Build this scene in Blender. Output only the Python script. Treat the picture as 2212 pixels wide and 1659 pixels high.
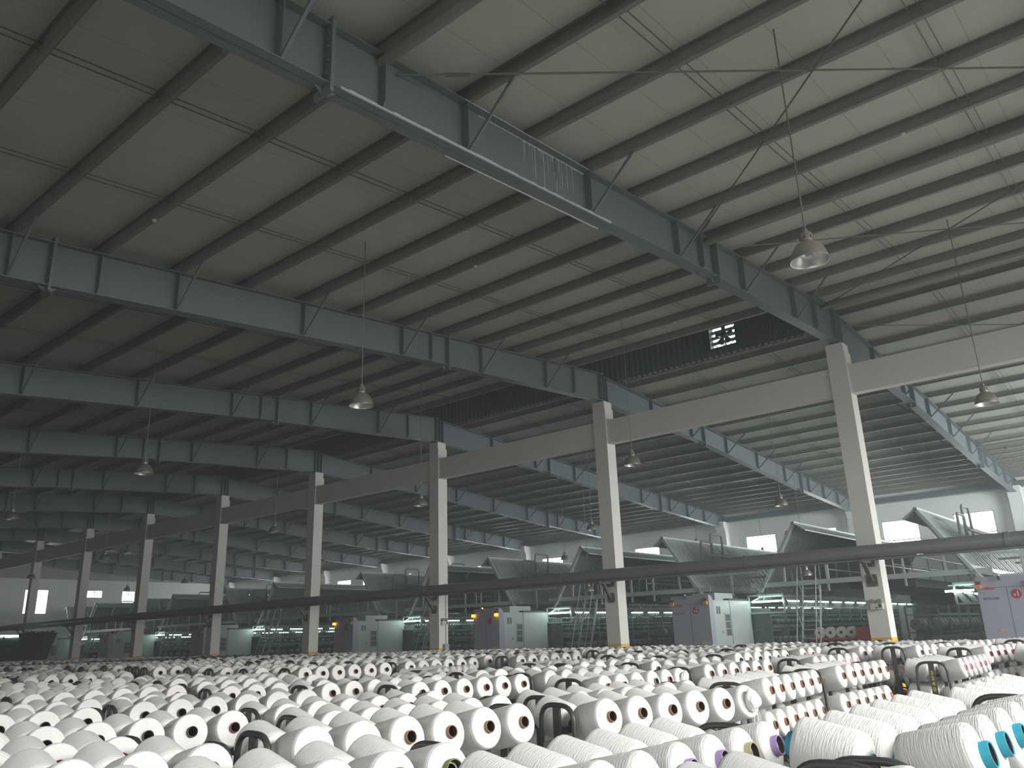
import bpy, bmesh, math, random
from mathutils import Vector, Matrix
random.seed(7)
C = bpy.context.scene.collection
SC = bpy.context.scene
for o in list(bpy.data.objects): bpy.data.objects.remove(o)
R = math.radians
PI = math.pi

# ------------------------------------------------------------------ camera, world, lights, exposure
FPX, YAW, PIT, ROL = 1739.74, 0.8751, 0.3045, -0.0339
def cam_axes():
    cy, sy, cp, sp = math.cos(YAW), math.sin(YAW), math.cos(PIT), math.sin(PIT)
    F = Vector((sy*cp, cy*cp, sp)); Rr = Vector((cy, -sy, 0)); U = Rr.cross(F)
    c, s = math.cos(ROL), math.sin(ROL)
    return Rr*c + U*s, U*c - Rr*s, F
CR, CU, CF = cam_axes()
CAMP = Vector((0, 0, 1.6))
cd = bpy.data.cameras.new('camera'); cd.sensor_width = 36; cd.lens = FPX/2212*36
cd.clip_start = .05; cd.clip_end = 300
camo = bpy.data.objects.new('camera', cd); C.objects.link(camo); SC.camera = camo
m3 = Matrix((CR, CU, -CF)).transposed().to_4x4(); m3.translation = CAMP
camo.matrix_world = m3
SC.view_settings.view_transform = 'Standard'; SC.view_settings.look = 'None'
SC.view_settings.gamma = 1; SC.view_settings.use_curve_mapping = False
SC.view_settings.exposure = 0.0
w = bpy.data.worlds.new('world'); SC.world = w; w.use_nodes = True
w.node_tree.nodes['Background'].inputs[0].default_value = (.75, .85, 1, 1)
w.node_tree.nodes['Background'].inputs[1].default_value = .05
# fine dust haze filling the hall
_vs = w.node_tree.nodes.new('ShaderNodeVolumeScatter'); _vs.inputs['Density'].default_value = .0034; _vs.inputs['Color'].default_value = (.9, .97, 1, 1)
w.node_tree.links.new(_vs.outputs[0], w.node_tree.nodes['World Output'].inputs['Volume'])
SC.cycles.use_adaptive_sampling = True; SC.cycles.adaptive_threshold = .05
SC.cycles.max_bounces = 6; SC.cycles.diffuse_bounces = 4; SC.cycles.glossy_bounces = 3
SC.cycles.transmission_bounces = 2; SC.cycles.volume_bounces = 0; SC.cycles.caustics_reflective = False
SC.cycles.caustics_refractive = False; SC.cycles.sample_clamp_indirect = 6
def area(name, loc, to, sx, sy, power, col=(1, 1, 1), spread=180):
    l = bpy.data.lights.new(name, 'AREA'); l.shape = 'RECTANGLE'; l.size = sx; l.size_y = sy
    l.energy = power; l.color = col; l.spread = R(spread)
    o = bpy.data.objects.new(name, l); C.objects.link(o); o.location = loc
    o.rotation_euler = (Vector(to)-Vector(loc)).to_track_quat('-Z', 'Y').to_euler()
    return o
# daylight coming in through the openings of the south gable wall, behind and right of the viewer; last two are added fills
area('daylight_south_windows', (13, -8.5, 5.6), (13, 3.5, -2.6), 26, 3.2, 3000, (1, .985, .95), 95)
area('daylight_south_doors', (15, -8.6, 2.4), (15, 8, 1.2), 18, 3.2, 420, (1, .985, .94), 130)
area('south_far_fill', (34, -8.6, 4.6), (40, 8, 0.2), 16, 3.4, 4000, (.93, 1, 1), 112)  # unseen fill added to brighten the far span and window wall
area('west_fill', (-9.5, 6, 5.0), (4, 8, -1.0), 26, 1.6, 480, (.98, 1, .98), 110)  # unseen fill added to lift the west faces of the columns

# ------------------------------------------------------------------ materials
def mat(name, col, rough=.6, metal=0, noise=0, nscale=4, bump=0, bscale=60, spec=.5, emit=None, es=0):
    m = bpy.data.materials.new(name); m.use_nodes = True; nt = m.node_tree; b = nt.nodes['Principled BSDF']
    b.inputs['Base Color'].default_value = (*col, 1); b.inputs['Roughness'].default_value = rough
    b.inputs['Metallic'].default_value = metal; b.inputs['Specular IOR Level'].default_value = spec
    if emit: b.inputs['Emission Color'].default_value = (*emit, 1); b.inputs['Emission Strength'].default_value = es
    if noise or bump:
        tc = nt.nodes.new('ShaderNodeTexCoord')
    if noise:
        n = nt.nodes.new('ShaderNodeTexNoise'); n.inputs['Scale'].default_value = nscale; n.inputs['Detail'].default_value = 4
        nt.links.new(tc.outputs['Object'], n.inputs['Vector'])
        mx = nt.nodes.new('ShaderNodeMix'); mx.data_type = 'RGBA'
        mx.inputs[6].default_value = (*[c*(1-noise) for c in col], 1); mx.inputs[7].default_value = (*[min(1, c*(1+noise)) for c in col], 1)
        nt.links.new(n.outputs['Fac'], mx.inputs[0]); nt.links.new(mx.outputs[2], b.inputs['Base Color'])
    if bump:
        n2 = nt.nodes.new('ShaderNodeTexNoise'); n2.inputs['Scale'].default_value = bscale
        nt.links.new(tc.outputs['Object'], n2.inputs['Vector'])
        bp = nt.nodes.new('ShaderNodeBump'); bp.inputs['Strength'].default_value = bump
        nt.links.new(n2.outputs['Fac'], bp.inputs['Height']); nt.links.new(bp.outputs[0], b.inputs['Normal'])
    return m
def seam_mat(name, col, axis, period, dark, rough=.55, width=.035, bump=.0):
    """sheet metal with thin seam lines at a fixed period along one object axis"""
    m = mat(name, col, rough); nt = m.node_tree; b = nt.nodes['Principled BSDF']
    tc = nt.nodes.new('ShaderNodeTexCoord'); sp = nt.nodes.new('ShaderNodeSeparateXYZ')
    nt.links.new(tc.outputs['Object'], sp.inputs[0])
    d = nt.nodes.new('ShaderNodeMath'); d.operation = 'DIVIDE'; d.inputs[1].default_value = period
    nt.links.new(sp.outputs[axis], d.inputs[0])
    f = nt.nodes.new('ShaderNodeMath'); f.operation = 'FRACT'; nt.links.new(d.outputs[0], f.inputs[0])
    l = nt.nodes.new('ShaderNodeMath'); l.operation = 'LESS_THAN'; l.inputs[1].default_value = width
    nt.links.new(f.outputs[0], l.inputs[0])
    n = nt.nodes.new('ShaderNodeTexNoise'); n.inputs['Scale'].default_value = .7; n.inputs['Detail'].default_value = 5
    nt.links.new(tc.outputs['Object'], n.inputs['Vector'])
    mx = nt.nodes.new('ShaderNodeMix'); mx.data_type = 'RGBA'
    mx.inputs[6].default_value = (*[c*.88 for c in col], 1); mx.inputs[7].default_value = (*[min(1, c*1.1) for c in col], 1)
    nt.links.new(n.outputs['Fac'], mx.inputs[0])
    mx2 = nt.nodes.new('ShaderNodeMix'); mx2.data_type = 'RGBA'
    nt.links.new(l.outputs[0], mx2.inputs[0]); nt.links.new(mx.outputs[2], mx2.inputs[6]); mx2.inputs[7].default_value = (*dark, 1)
    nt.links.new(mx2.outputs[2], b.inputs['Base Color'])
    return m
def yarn_mat(name, col, rough, vscale=34, strength=.35, cross=0):
    m = mat(name, col, rough); nt = m.node_tree; b = nt.nodes['Principled BSDF']
    b.inputs['Sheen Weight'].default_value = .25
    uv = nt.nodes.new('ShaderNodeUVMap'); mp = nt.nodes.new('ShaderNodeMapping')
    nt.links.new(uv.outputs[0], mp.inputs[0]); mp.inputs['Scale'].default_value = (5, vscale, 1)
    mp.inputs['Rotation'].default_value = (0, 0, .12)
    n = nt.nodes.new('ShaderNodeTexNoise'); n.inputs['Scale'].default_value = 1.6; n.inputs['Detail'].default_value = 5
    nt.links.new(mp.outputs[0], n.inputs['Vector'])
    h = n.outputs['Fac']
    if cross:
        mp2 = nt.nodes.new('ShaderNodeMapping'); nt.links.new(uv.outputs[0], mp2.inputs[0])
        mp2.inputs['Scale'].default_value = (9, 30, 1); mp2.inputs['Rotation'].default_value = (0, 0, -.5)
        n3 = nt.nodes.new('ShaderNodeTexNoise'); n3.inputs['Scale'].default_value = 1.5; n3.inputs['Detail'].default_value = 4
        nt.links.new(mp2.outputs[0], n3.inputs['Vector'])
        ad = nt.nodes.new('ShaderNodeMath'); ad.operation = 'ADD'; nt.links.new(h, ad.inputs[0]); nt.links.new(n3.outputs['Fac'], ad.inputs[1])
        h = ad.outputs[0]
    bp = nt.nodes.new('ShaderNodeBump'); bp.inputs['Strength'].default_value = strength; bp.inputs['Distance'].default_value = .012
    nt.links.new(h, bp.inputs['Height']); nt.links.new(bp.outputs[0], b.inputs['Normal'])
    mx = nt.nodes.new('ShaderNodeMix'); mx.data_type = 'RGBA'
    mx.inputs[6].default_value = (*[c*.93 for c in col], 1); mx.inputs[7].default_value = (*[min(.95, c*1.05) for c in col], 1)
    nt.links.new(n.outputs['Fac'], mx.inputs[0]); nt.links.new(mx.outputs[2], b.inputs['Base Color'])
    return m
M = {}
M['sheet'] = seam_mat('roof_sheet_underside', (.49, .485, .43), 1, .92, (.37, .37, .32), .6, .018)
M['sheet_far'] = M['sheet']
M['steel'] = mat('blue_grey_painted_steel', (.130, .157, .166), .55, 0, .10, 1.2)
M['purlin'] = mat('galvanised_purlin', (.21, .215, .19), .5, .15, .12, 2.0)
M['rod'] = mat('dull_steel_rod', (.16, .165, .14), .5, .4)
M['conc'] = mat('painted_concrete', (.68, .67, .64), .8, 0, .07, 1.4, .05, 30)
M['wall'] = mat('white_wall_paint', (.74, .75, .73), .8, 0, .05, .6)
M['floor'] = mat('sealed_floor', (.20, .21, .20), .35, 0, .2, .5)
M['yellow'] = mat('yellow_marking', (.75, .45, .04), .5, 0, .1, 5)
M['pipe'] = mat('grey_painted_pipe', (.20, .215, .215), .38, .3, .12, 3)
M['plate'] = mat('dark_bracket_steel', (.10, .09, .075), .6, .2)
M['clad'] = seam_mat('dark_corrugated_cladding', (.10, .115, .125), 1, .2, (.05, .06, .07), .5, .3)
M['lamp'] = mat('spun_aluminium', (.50, .47, .43), .32, .85, .06, 3)
M['lamp_in'] = mat('lamp_reflector', (.78, .77, .74), .3, .7)
M['bulb'] = mat('unlit_bulb_glass', (.6, .6, .58), .15, 0)
M['glass_lit'] = mat('daylit_window_glass', (.9, .95, 1), .3, emit=(.96, 1, 1), es=12)
M['glass_lit2'] = mat('daylit_gable_glass', (.9, .95, 1), .3, emit=(1, .985, .95), es=7)
M['fanlight'] = mat('daylit_louvre', (.9, .95, 1), .3, emit=(.97, 1, 1), es=5)
M['wframe'] = mat('window_frame', (.55, .58, .58), .5)
M['tube_light'] = mat('fluorescent_tube', (.9, 1, 1), .3, emit=(.78, 1, .93), es=13)
M['amber'] = mat('amber_beacon_lit', (1, .5, .05), .3, emit=(1, .36, .02), es=4)
M['amber_off'] = mat('amber_beacon_unlit', (.65, .38, .05), .4)
M['red_dark'] = mat('dark_red_plastic', (.22, .03, .04), .4)
M['lilac'] = mat('lilac_machine_paint', (.40, .42, .52), .45, 0, .03, 1)
M['mgreen'] = mat('pale_grey_green_paint', (.50, .57, .56), .35, 0, .03, 1)
M['mgrey'] = mat('machine_grey_paint', (.33, .37, .36), .45, 0, .08, 2)
M['mdark'] = mat('machine_dark_parts', (.045, .068, .062), .5, .1, .25, 3)
M['mmid'] = mat('machine_mid_parts', (.12, .165, .15), .5, .1, .2, 3)
M['tubebank'] = mat('heater_tubes', (.36, .40, .39), .35, .4, .15, 4)
M['win_dark'] = mat('cabinet_window', (.13, .16, .17), .2)
M['red'] = mat('signal_red', (.42, .03, .06), .5)
M['redtxt'] = mat('red_lettering', (.55, .06, .14), .5)
M['greytxt'] = mat('violet_grey_lettering', (.22, .19, .28), .5)
M['pinktxt'] = mat('pale_pink_lettering', (.75, .55, .60), .5)
M['cart'] = mat('dark_trolley_paint', (.060, .062, .060), .38, .25, .25, 6)
M['cart_light'] = mat('worn_grey_trolley_paint', (.17, .17, .155), .4, .35, .2, 6)
M['yellowtxt'] = mat('yellow_stencil_paint', (.48, .42, .06), .6)
M['white_plastic'] = mat('off_white_plastic', (.55, .54, .50), .5)
M['dark'] = mat('black_rubber', (.03, .03, .03), .5)
M['yarn'] = yarn_mat('white_yarn', (.72, .72, .71), .29, 34, .5)
M['yarn_x'] = yarn_mat('white_yarn_crosswound', (.70, .70, .69), .42, 34, .5, 1)
M['yarn_silver'] = yarn_mat('bright_lustre_yarn', (.58, .58, .58), .24, 40, .3)
M['yarn_black'] = yarn_mat('black_yarn', (.03, .033, .035), .5)
M['fluff'] = mat('loose_white_yarn_waste', (.82, .82, .80), .9, 0, .06, 30, .9, 25)
TC = {'brown': (.30, .17, .10), 'dark': (.06, .055, .055), 'pink': (.62, .28, .36), 'maroon': (.30, .03, .09), 'purple': (.33, .24, .48),
      'olive': (.16, .20, .06), 'khaki': (.42, .39, .22), 'teal': (.03, .33, .44), 'grey': (.22, .19, .20), 'mauve': (.36, .22, .26)}
for k, c in TC.items(): M['t_'+k] = mat('paper_tube_'+k, c, .55, 0, .08, 40)

# ------------------------------------------------------------------ helpers
def tag(o, label=None, cat=None, group=None, kind=None):
    if label: o['label'] = label
    if cat: o['category'] = cat
    if group: o['group'] = group
    if kind: o['kind'] = kind
    return o
def empty(name, loc=(0, 0, 0), rz=0, **k):
    o = bpy.data.objects.new(name, None); C.objects.link(o); o.location = loc; o.rotation_euler = (0, 0, rz)
    o.empty_display_size = .1
    return tag(o, **k)
class MB:
    def __init__(s): s.v = []; s.f = []; s.uv = {}; s.mi = []; s.cur = 0
    def box(s, x0, x1, y0, y1, z0, z1):
        b = len(s.v)
        s.v += [(x0, y0, z0), (x1, y0, z0), (x1, y1, z0), (x0, y1, z0), (x0, y0, z1), (x1, y0, z1), (x1, y1, z1), (x0, y1, z1)]
        s.q([(0, 3, 2, 1), (4, 5, 6, 7), (0, 1, 5, 4), (1, 2, 6, 5), (2, 3, 7, 6), (3, 0, 4, 7)], b); return s
    def q(s, fs, b):
        for f in fs: s.f.append(tuple(i+b for i in f)); s.mi.append(s.cur)
    def hexa(s, p):   # 8 points, bottom ring then top ring
        b = len(s.v); s.v += [tuple(a) for a in p]
        s.q([(0, 3, 2, 1), (4, 5, 6, 7), (0, 1, 5, 4), (1, 2, 6, 5), (2, 3, 7, 6), (3, 0, 4, 7)], b); return s
    def bar(s, a, c, w, h=None, up=(0, 0, 1)):
        a = Vector(a); c = Vector(c); h = h or w; d = (c-a).normalized(); up = Vector(up)
        if abs(d.dot(up)) > .98: up = Vector((1, 0, 0))
        x = d.cross(up).normalized()*w/2; y = x.cross(d).normalized()*h/2
        return s.hexa([a-x-y, a+x-y, a+x+y, a-x+y, c-x-y, c+x-y, c+x+y, c-x+y])
    def tube(s, pts, r, n=8, cap=True, closed=False):
        pts = [Vector(p) for p in pts]; b = len(s.v); m = len(pts); prev = None
        for i, p in enumerate(pts):
            if closed: d = pts[(i+1) % m]-pts[i-1]
            else: d = pts[min(i+1, m-1)]-pts[max(i-1, 0)]
            d.normalize()
            if prev is None:
                u = Vector((0, 0, 1)) if abs(d.z) < .9 else Vector((1, 0, 0)); x = d.cross(u).normalized()
            else: x = (prev-d*prev.dot(d)).normalized()
            prev = x; y = d.cross(x); rr = r[i] if isinstance(r, (list, tuple)) else r
            for k in range(n):
                a = 2*PI*k/n; s.v.append(tuple(p+x*(rr*math.cos(a))+y*(rr*math.sin(a))))
        fs = []
        for i in range(m if closed else m-1):
            j = (i+1) % m
            for k in range(n): fs.append((i*n+k, i*n+(k+1) % n, j*n+(k+1) % n, j*n+k))
        s.q(fs, b)
        if cap and not closed:
            s.f.append(tuple(b+k for k in range(n))[::-1]); s.mi.append(s.cur); s.f.append(tuple(b+(m-1)*n+k for k in range(n))); s.mi.append(s.cur)
        return s
    def lathe(s, prof, n=24, org=(0, 0, 0), axis='z', uv=False, ph=0, mat4=None):
        """prof: list of (radius, height)"""
        b = len(s.v); m = len(prof); T = mat4
        for r, h in prof:
            for k in range(n):
                a = 2*PI*(k+ph)/n; p = (r*math.cos(a), r*math.sin(a), h)
                if axis == 'y': p = (p[0], p[2], -p[1])
                if axis == 'x': p = (p[2], p[0], p[1])
                p = Vector(p)+Vector(org)
                if T: p = T@p
                s.v.append(tuple(p))
        cum = [0]
        for i in range(1, m): cum.append(cum[-1]+math.hypot(prof[i][0]-prof[i-1][0], prof[i][1]-prof[i-1][1]))
        for i in range(m-1):
            for k in range(n):
                f = (b+i*n+k, b+i*n+(k+1) % n, b+(i+1)*n+(k+1) % n, b+(i+1)*n+k)
                if uv: s.uv[len(s.f)] = [(k/n, cum[i]*3), ((k+1)/n, cum[i]*3), ((k+1)/n, cum[i+1]*3), (k/n, cum[i+1]*3)]
                s.f.append(f); s.mi.append(s.cur)
        return s
    def prism(s, poly, y0, y1):  # polygon in xz extruded along y
        b = len(s.v); n = len(poly)
        s.v += [(x, y0, z) for x, z in poly]+[(x, y1, z) for x, z in poly]
        s.f.append(tuple(b+i for i in range(n))); s.mi.append(s.cur); s.f.append(tuple(b+n+i for i in range(n))[::-1]); s.mi.append(s.cur)
        s.q([(i, i+n, (i+1) % n+n, (i+1) % n) for i in range(n)], b); return s
    def mesh(s, name, mats, smooth=False):
        me = bpy.data.meshes.new(name); me.from_pydata(s.v, [], s.f)
        for mm in (mats if isinstance(mats, (list, tuple)) else [mats]): me.materials.append(mm)
        if any(s.mi): me.polygons.foreach_set('material_index', s.mi)
        if s.uv:
            ul = me.uv_layers.new(name='UVMap')
            for fi, c in s.uv.items():
                ls = me.polygons[fi].loop_start
                for k, q in enumerate(c): ul.data[ls+k].uv = q
        if smooth: me.polygons.foreach_set('use_smooth', [True]*len(me.polygons))
        if smooth and smooth != 'all':
            try: me.set_sharp_from_angle(angle=R(40))
            except Exception: pass
        me.update(); return me
    def build(s, name, mats, parent=None, smooth=False, **k):
        o = bpy.data.objects.new(name, s.mesh(name, mats, smooth)); C.objects.link(o)
        if parent: o.parent = parent
        return tag(o, **k)
def dup(o, parent=None):
    c = o.copy(); C.objects.link(c); c.parent = parent
    for ch in o.children: dup(ch, c)
    return c
_orig_copy = {}
def text_mesh(txt, size, mat_, parent, loc, rot, name='lettering', ext=.002, align='CENTER', bold=0):
    cu = bpy.data.curves.new(name, 'FONT'); cu.body = txt; cu.size = size; cu.extrude = ext; cu.align_x = align; cu.offset = bold
    o = bpy.data.objects.new(name, cu); C.objects.link(o)
    dg = bpy.context.evaluated_depsgraph_get(); me = bpy.data.meshes.new_from_object(o.evaluated_get(dg))
    bpy.data.objects.remove(o); o = bpy.data.objects.new(name, me); C.objects.link(o)
    me.materials.clear(); me.materials.append(mat_); o.parent = parent; o.location = loc; o.rotation_euler = rot
    return o
ORD = ['first', 'second', 'third', 'fourth', 'fifth', 'sixth', 'seventh', 'eighth', 'ninth', 'tenth', 'eleventh', 'twelfth', 'thirteenth', 'fourteenth', 'fifteenth', 'sixteenth', 'seventeenth', 'eighteenth', 'nineteenth', 'twentieth']
def ordn(i):
    if i < 20: return ORD[i]
    t = {2: 'twenty', 3: 'thirty', 4: 'forty', 5: 'fifty'}.get((i+1)//10, 'sixty'); r = (i+1) % 10
    return (t+'-'+ORD[r-1]) if r else {'twenty': 'twentieth', 'thirty': 'thirtieth', 'forty': 'fortieth', 'fifty': 'fiftieth', 'sixty': 'sixtieth'}[t]
def project(p):
    d = Vector(p)-CAMP; z = d.dot(CF)
    if z <= .05: return None
    return 1106+FPX*d.dot(CR)/z, 829.5-FPX*d.dot(CU)/z, z

# ------------------------------------------------------------------ building data
XF, Y0, WX, WY, BAY = 20.777, 6.056, .454, .462, 7.5
XC = XF+WX/2
RY = [Y0+WY/2+BAY*i for i in range(-2, 10)]        # rafter lines; RY[2] is the nearest one in view
def zn(x): return 9.647-.0875*(XF-x)               # top of the near rafters
def zf(x): return 9.600-.0693*(x-XF)               # top of the far rafters
ZT = lambda x: zn(x) if x < XC else zf(x)
YS, YN = -9.0, 75.0
XW, XE = -10.0, 44.6
PUR_N = [3.84+1.415*k for k in range(-9, 12)]
PUR_F = [22.55+1.425*k for k in range(0, 12)]+[39.07, 40.05, 41.0, 41.97, 42.95, 43.95]
MX0, MX1, MY0 = 19.75, 22.3, 6.35                   # ridge ventilator

# ------------------------------------------------------------------ shell
def S(name, mb, m, **k): return mb.build(name, m, kind='structure', **k)
S('floor', MB().box(XW, XE+.2, YS, YN+.3, -.1, 0), M['floor'])
def slab(x0, x1, y0, y1, fz, t=.06):
    return MB().hexa([(x0, y0, fz(x0)), (x1, y0, fz(x1)), (x1, y1, fz(x1)), (x0, y1, fz(x0)),
                      (x0, y0, fz(x0)+t), (x1, y0, fz(x1)+t), (x1, y1, fz(x1)+t), (x0, y1, fz(x0)+t)])
rn = lambda x: zn(x)+.2
rf = lambda x: zf(x)+.2
mb = slab(XW, MX0, YS, YN, rn); b2 = slab(MX0, XC, YS, MY0, rn)
mb.q([], 0); off = len(mb.v); mb.v += b2.v; mb.q(b2.f, off)
S('ceiling', mb, M['sheet'])
mb = slab(MX1, XE+.2, YS, YN, rf); b2 = slab(XC, MX1, YS, MY0, rf)
off = len(mb.v); mb.v += b2.v; mb.q(b2.f, off)
S('ceiling', mb, M['sheet'])
# ridge ventilator: two corrugated upstands and its cap
def corr(x, y0, y1, z0, z1, pitch=.2, d=.035, gaps=()):
    mb = MB(); y = y0; pts = []
    while y < y1:
        for dy, dx in ((0, 0), (pitch*.35, 0), (pitch*.5, d), (pitch*.85, d)): pts.append((x+dx, y+dy))
        y += pitch
    pts.append((x, y1))
    def wallstrip(ps, a, b_):
        b = len(mb.v); n = len(ps)
        for (px, py) in ps: mb.v += [(px, py, a), (px, py, b_), (px+.01, py, a), (px+.01, py, b_)]
        for i in range(n-1):
            k = b+4*i; mb.q([(k, k+4, k+5, k+1), (k+2, k+3, k+7, k+6)], 0)
    rest = [p for p in pts]
    for g0, g1, gz0, gz1 in gaps:
        left = [p for p in rest if p[1] <= g0]; mid = [p for p in rest if g0 < p[1] < g1]; rest = [p for p in rest if p[1] >= g1]
        wallstrip(left+[(x, g0)], z0, z1)
        wallstrip([(x, g0)]+mid+[(x, g1)], z0, gz0); wallstrip([(x, g0)]+mid+[(x, g1)], gz1, z1)
        rest = [(x, g1)]+rest
    wallstrip(rest, z0, z1); return mb
FANS = [(9.95, 10.32), (19.6, 10.32), (33.0, 10.32)]
S('wall_ventilator_east', corr(MX1, MY0, YN, rf(MX1)-.02, 11.05, gaps=[(a-.46, a+.46, b-.45, b+.45) for a, b in FANS]), M['clad'])
S('wall_ventilator_west', MB().box(MX0-.03, MX0, MY0, YN, rn(MX0)-.05, 11.05), M['clad'])
S('wall_ventilator_south', MB().box(MX0, MX1, MY0-.03, MY0, 9.5, 11.05), M['clad'])
S('ceiling_ventilator', MB().box(MX0-.5, MX1+.5, MY0-.2, YN, 11.05, 11.1), M['clad'])

# walls; the west and south ones are out of frame and only hold the daylight in
def wall_x(name, x, t, y0, y1, z0, z1, holes, m):
    mb = MB(); ys = sorted(holes)
    cur = y0
    for (a, b, c, d) in ys:
        mb.box(x, x+t, cur, a, z0, z1); mb.box(x, x+t, a, b, z0, c); mb.box(x, x+t, a, b, d, z1); cur = b
    mb.box(x, x+t, cur, y1, z0, z1); return S(name, mb, m)
WIN = []
for i in range(-1, 10):
    b0 = RY[0]+BAY*(i+1)
    for o0, o1 in ((1.1, 2.9), (4.5, 6.3)):
        if YS+.4 < b0+o0 and b0+o1 < YN-.4: WIN.append((b0+o0, b0+o1, 4.8, 6.7))
wall_x('wall_east', XE, .25, YS, YN, 0, 9.0, WIN, M['wall'])
wall_x('wall_west', XW-.25, .25, YS, YN, 0, 8.2, [], M['wall'])
S('wall_south', MB().box(XW, XE, YS-.2, YS, 0, 11.1), M['wall'])
GW = [(22.0, 24.0, 3.0, 6.7), (26.2, 28.05, 4.7, 6.68), (31.1, 32.5, 6.05, 6.7), (34.2, 35.4, 5.65, 6.7)]
mb = MB(); cur = XW
for a, b, c, d in GW:
    mb.box(cur, a, YN, YN+.25, 0, 7.55); mb.box(a, b, YN, YN+.25, 0, c); mb.box(a, b, YN, YN+.25, d, 7.55); cur = b
mb.box(cur, XE, YN, YN+.25, 0, 7.55)
S('wall_north', mb, M['wall'])
S('wall_north_cladding', MB().box(XW, XE, YN-.12, YN+.1, 7.55, 11.1), mat('gable_cladding', (.34, .35, .33), .6, 0, .06, .5))
nwin = 0
for j, (a, b, c, d) in enumerate(WIN):
    nwin += 1
    r = empty('window_%d' % nwin, (XE, (a+b)/2, c), kind='structure')
    h = d-c; hw = (b-a)/2
    fr = MB(); t = .05
    for (ya, yb, za, zb) in ((-hw, -hw+t, 0, h), (hw-t, hw, 0, h), (-hw, hw, 0, t), (-hw, hw, h-t, h), (-hw, hw, h*.46, h*.46+t)): fr.box(.02, .1, ya, yb, za, zb)
    fr.build('window_frame', M['wframe'], r)
    MB().box(.07, .08, -hw, hw, 0, h).build('window_pane', M['glass_lit'], r)
for j, (a, b, c, d) in enumerate(GW):
    nwin += 1
    r = empty('window_%d' % nwin, ((a+b)/2, YN, c), kind='structure'); h = d-c; hw = (b-a)/2; t = .05
    fr = MB()
    for (xa, xb, za, zb) in ((-hw, -hw+t, 0, h), (hw-t, hw, 0, h), (-hw, hw, 0, t), (-hw, hw, h-t, h), (-t/2, t/2, 0, h), (-hw, hw, h*.72, h*.72+t)): fr.box(xa, xb, .02, .1, za, zb)
    fr.build('window_frame', M['wframe'], r)
    MB().box(-hw, hw, .07, .08, 0, h).build('window_pane', M['glass_lit2'], r)

# ------------------------------------------------------------------ columns, tie beams, wall piers
NTH = ['nearest', 'second nearest', 'third nearest', 'fourth nearest', 'fifth nearest', 'sixth nearest', 'seventh nearest', 'eighth nearest', 'ninth nearest', 'farthest', 'farthest']
for i in range(-2, 9):
    y = Y0+BAY*i
    if i < 0: lab = 'white concrete column standing just outside the right of the frame' if i == -1 else 'white concrete column two bays outside the right of the frame'
    else: lab = 'square white concrete column, %s of the row under the ridge' % ('tallest in view and nearest' if i == 0 else NTH[i])
    c = empty('concrete_column', (XC, y+WY/2, 0), label=lab, cat='column', group='concrete columns under the ridge')
    a, b = WX/2, WY/2
    mb = MB().box(-a, a, -b, b, 1.31, 8.45).box(-a, a-.03, -b+.02, b, 8.45, 8.68)
    mb.build('shaft', M['conc'], c)
    MB().box(-a-.003, a+.003, -b-.003, b+.003, 0, 1.31).build('painted_base', M['yellow'], c, label='yellow painted base of the column')
    MB().box(-.17, .17, -.17, .17, 8.68, 8.72).build('bearing_plate', M['steel'], c)
for i in range(-2, 8):
    y = Y0+BAY*i+WY; y1 = Y0+BAY*(i+1)
    mb = MB().box(XF+.05, XF+.33, y, y1, 7.29, 8.05)
    
    if i < 0: lab = 'white concrete tie beam running right from the nearest column out of the frame' if i == -1 else 'white concrete tie beam outside the right of the frame'
    else: lab = 'white concrete tie beam between the %s and %s columns' % (NTH[i], NTH[i+1])
    mb.build('tie_beam', M['conc'], None, label=lab, cat='beam', group='concrete tie beams between the columns')
for i in range(0, 12):
    y = RY[i]
    if y > YN-1: continue
    mb = MB().box(-.28, .3, -.28, .28, 0, 7.0)
    mb.hexa([(-.28, -.28, 7.0), (.3, -.28, 7.0), (.3, .28, 7.0), (-.28, .28, 7.0), (-.45, -.28, 7.35), (.3, -.28, 7.35), (.3, .28, 7.35), (-.45, .28, 7.35)])
    mb.box(-.45, .3, -.28, .28, 7.35, 7.62)
    o = mb.build('wall_pier', M['wall'], None, label=('white wall pier on the window wall in line with the %s column' % NTH[min(i-2, 9)]) if i > 1 else 'white wall pier outside the frame on the right, %s' % ORD[i], cat='pier', group='wall piers on the window wall')
    o.location = (XE-.3, y, 0)

# ------------------------------------------------------------------ rafters
def ibeam(mbw, mbf, x0, x1, zt, d0, d1, bw=.26, tf=.016, tw=.012):
    """web into mbw, flanges into mbf; local y=0"""
    a, b = zt(x0), zt(x1)
    mbw.hexa([(x0, -tw/2, a-d0), (x1, -tw/2, b-d1), (x1, tw/2, b-d1), (x0, tw/2, a-d0), (x0, -tw/2, a), (x1, -tw/2, b), (x1, tw/2, b), (x0, tw/2, a)])
    for (p, q) in (((a, b), (a-tf, b-tf)), ((a-d0+tf, b-d1+tf), (a-d0, b-d1))):
        mbf.hexa([(x0, -bw/2, q[0]), (x1, -bw/2, q[1]), (x1, bw/2, q[1]), (x0, bw/2, q[0]), (x0, -bw/2, p[0]), (x1, -bw/2, p[1]), (x1, bw/2, p[1]), (x0, bw/2, p[0])])
BN = [PUR_N[k] for k in range(1, 21, 2)]          # purlins that carry a knee brace, near slope
BN = [x for x in BN if x < 20]
BF = [26.8, 29.65, 32.5, 35.35, 38.15, 40.05, 41.97]
DN = .80
def depth_f(x):
    if x < 27.76: return .80-(x-21)*.018
    if x < 37.2: return .70+.0*(x-27.76)+.10*(x-27.76)/9.4
    return .76-(x-37.2)*.012
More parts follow.
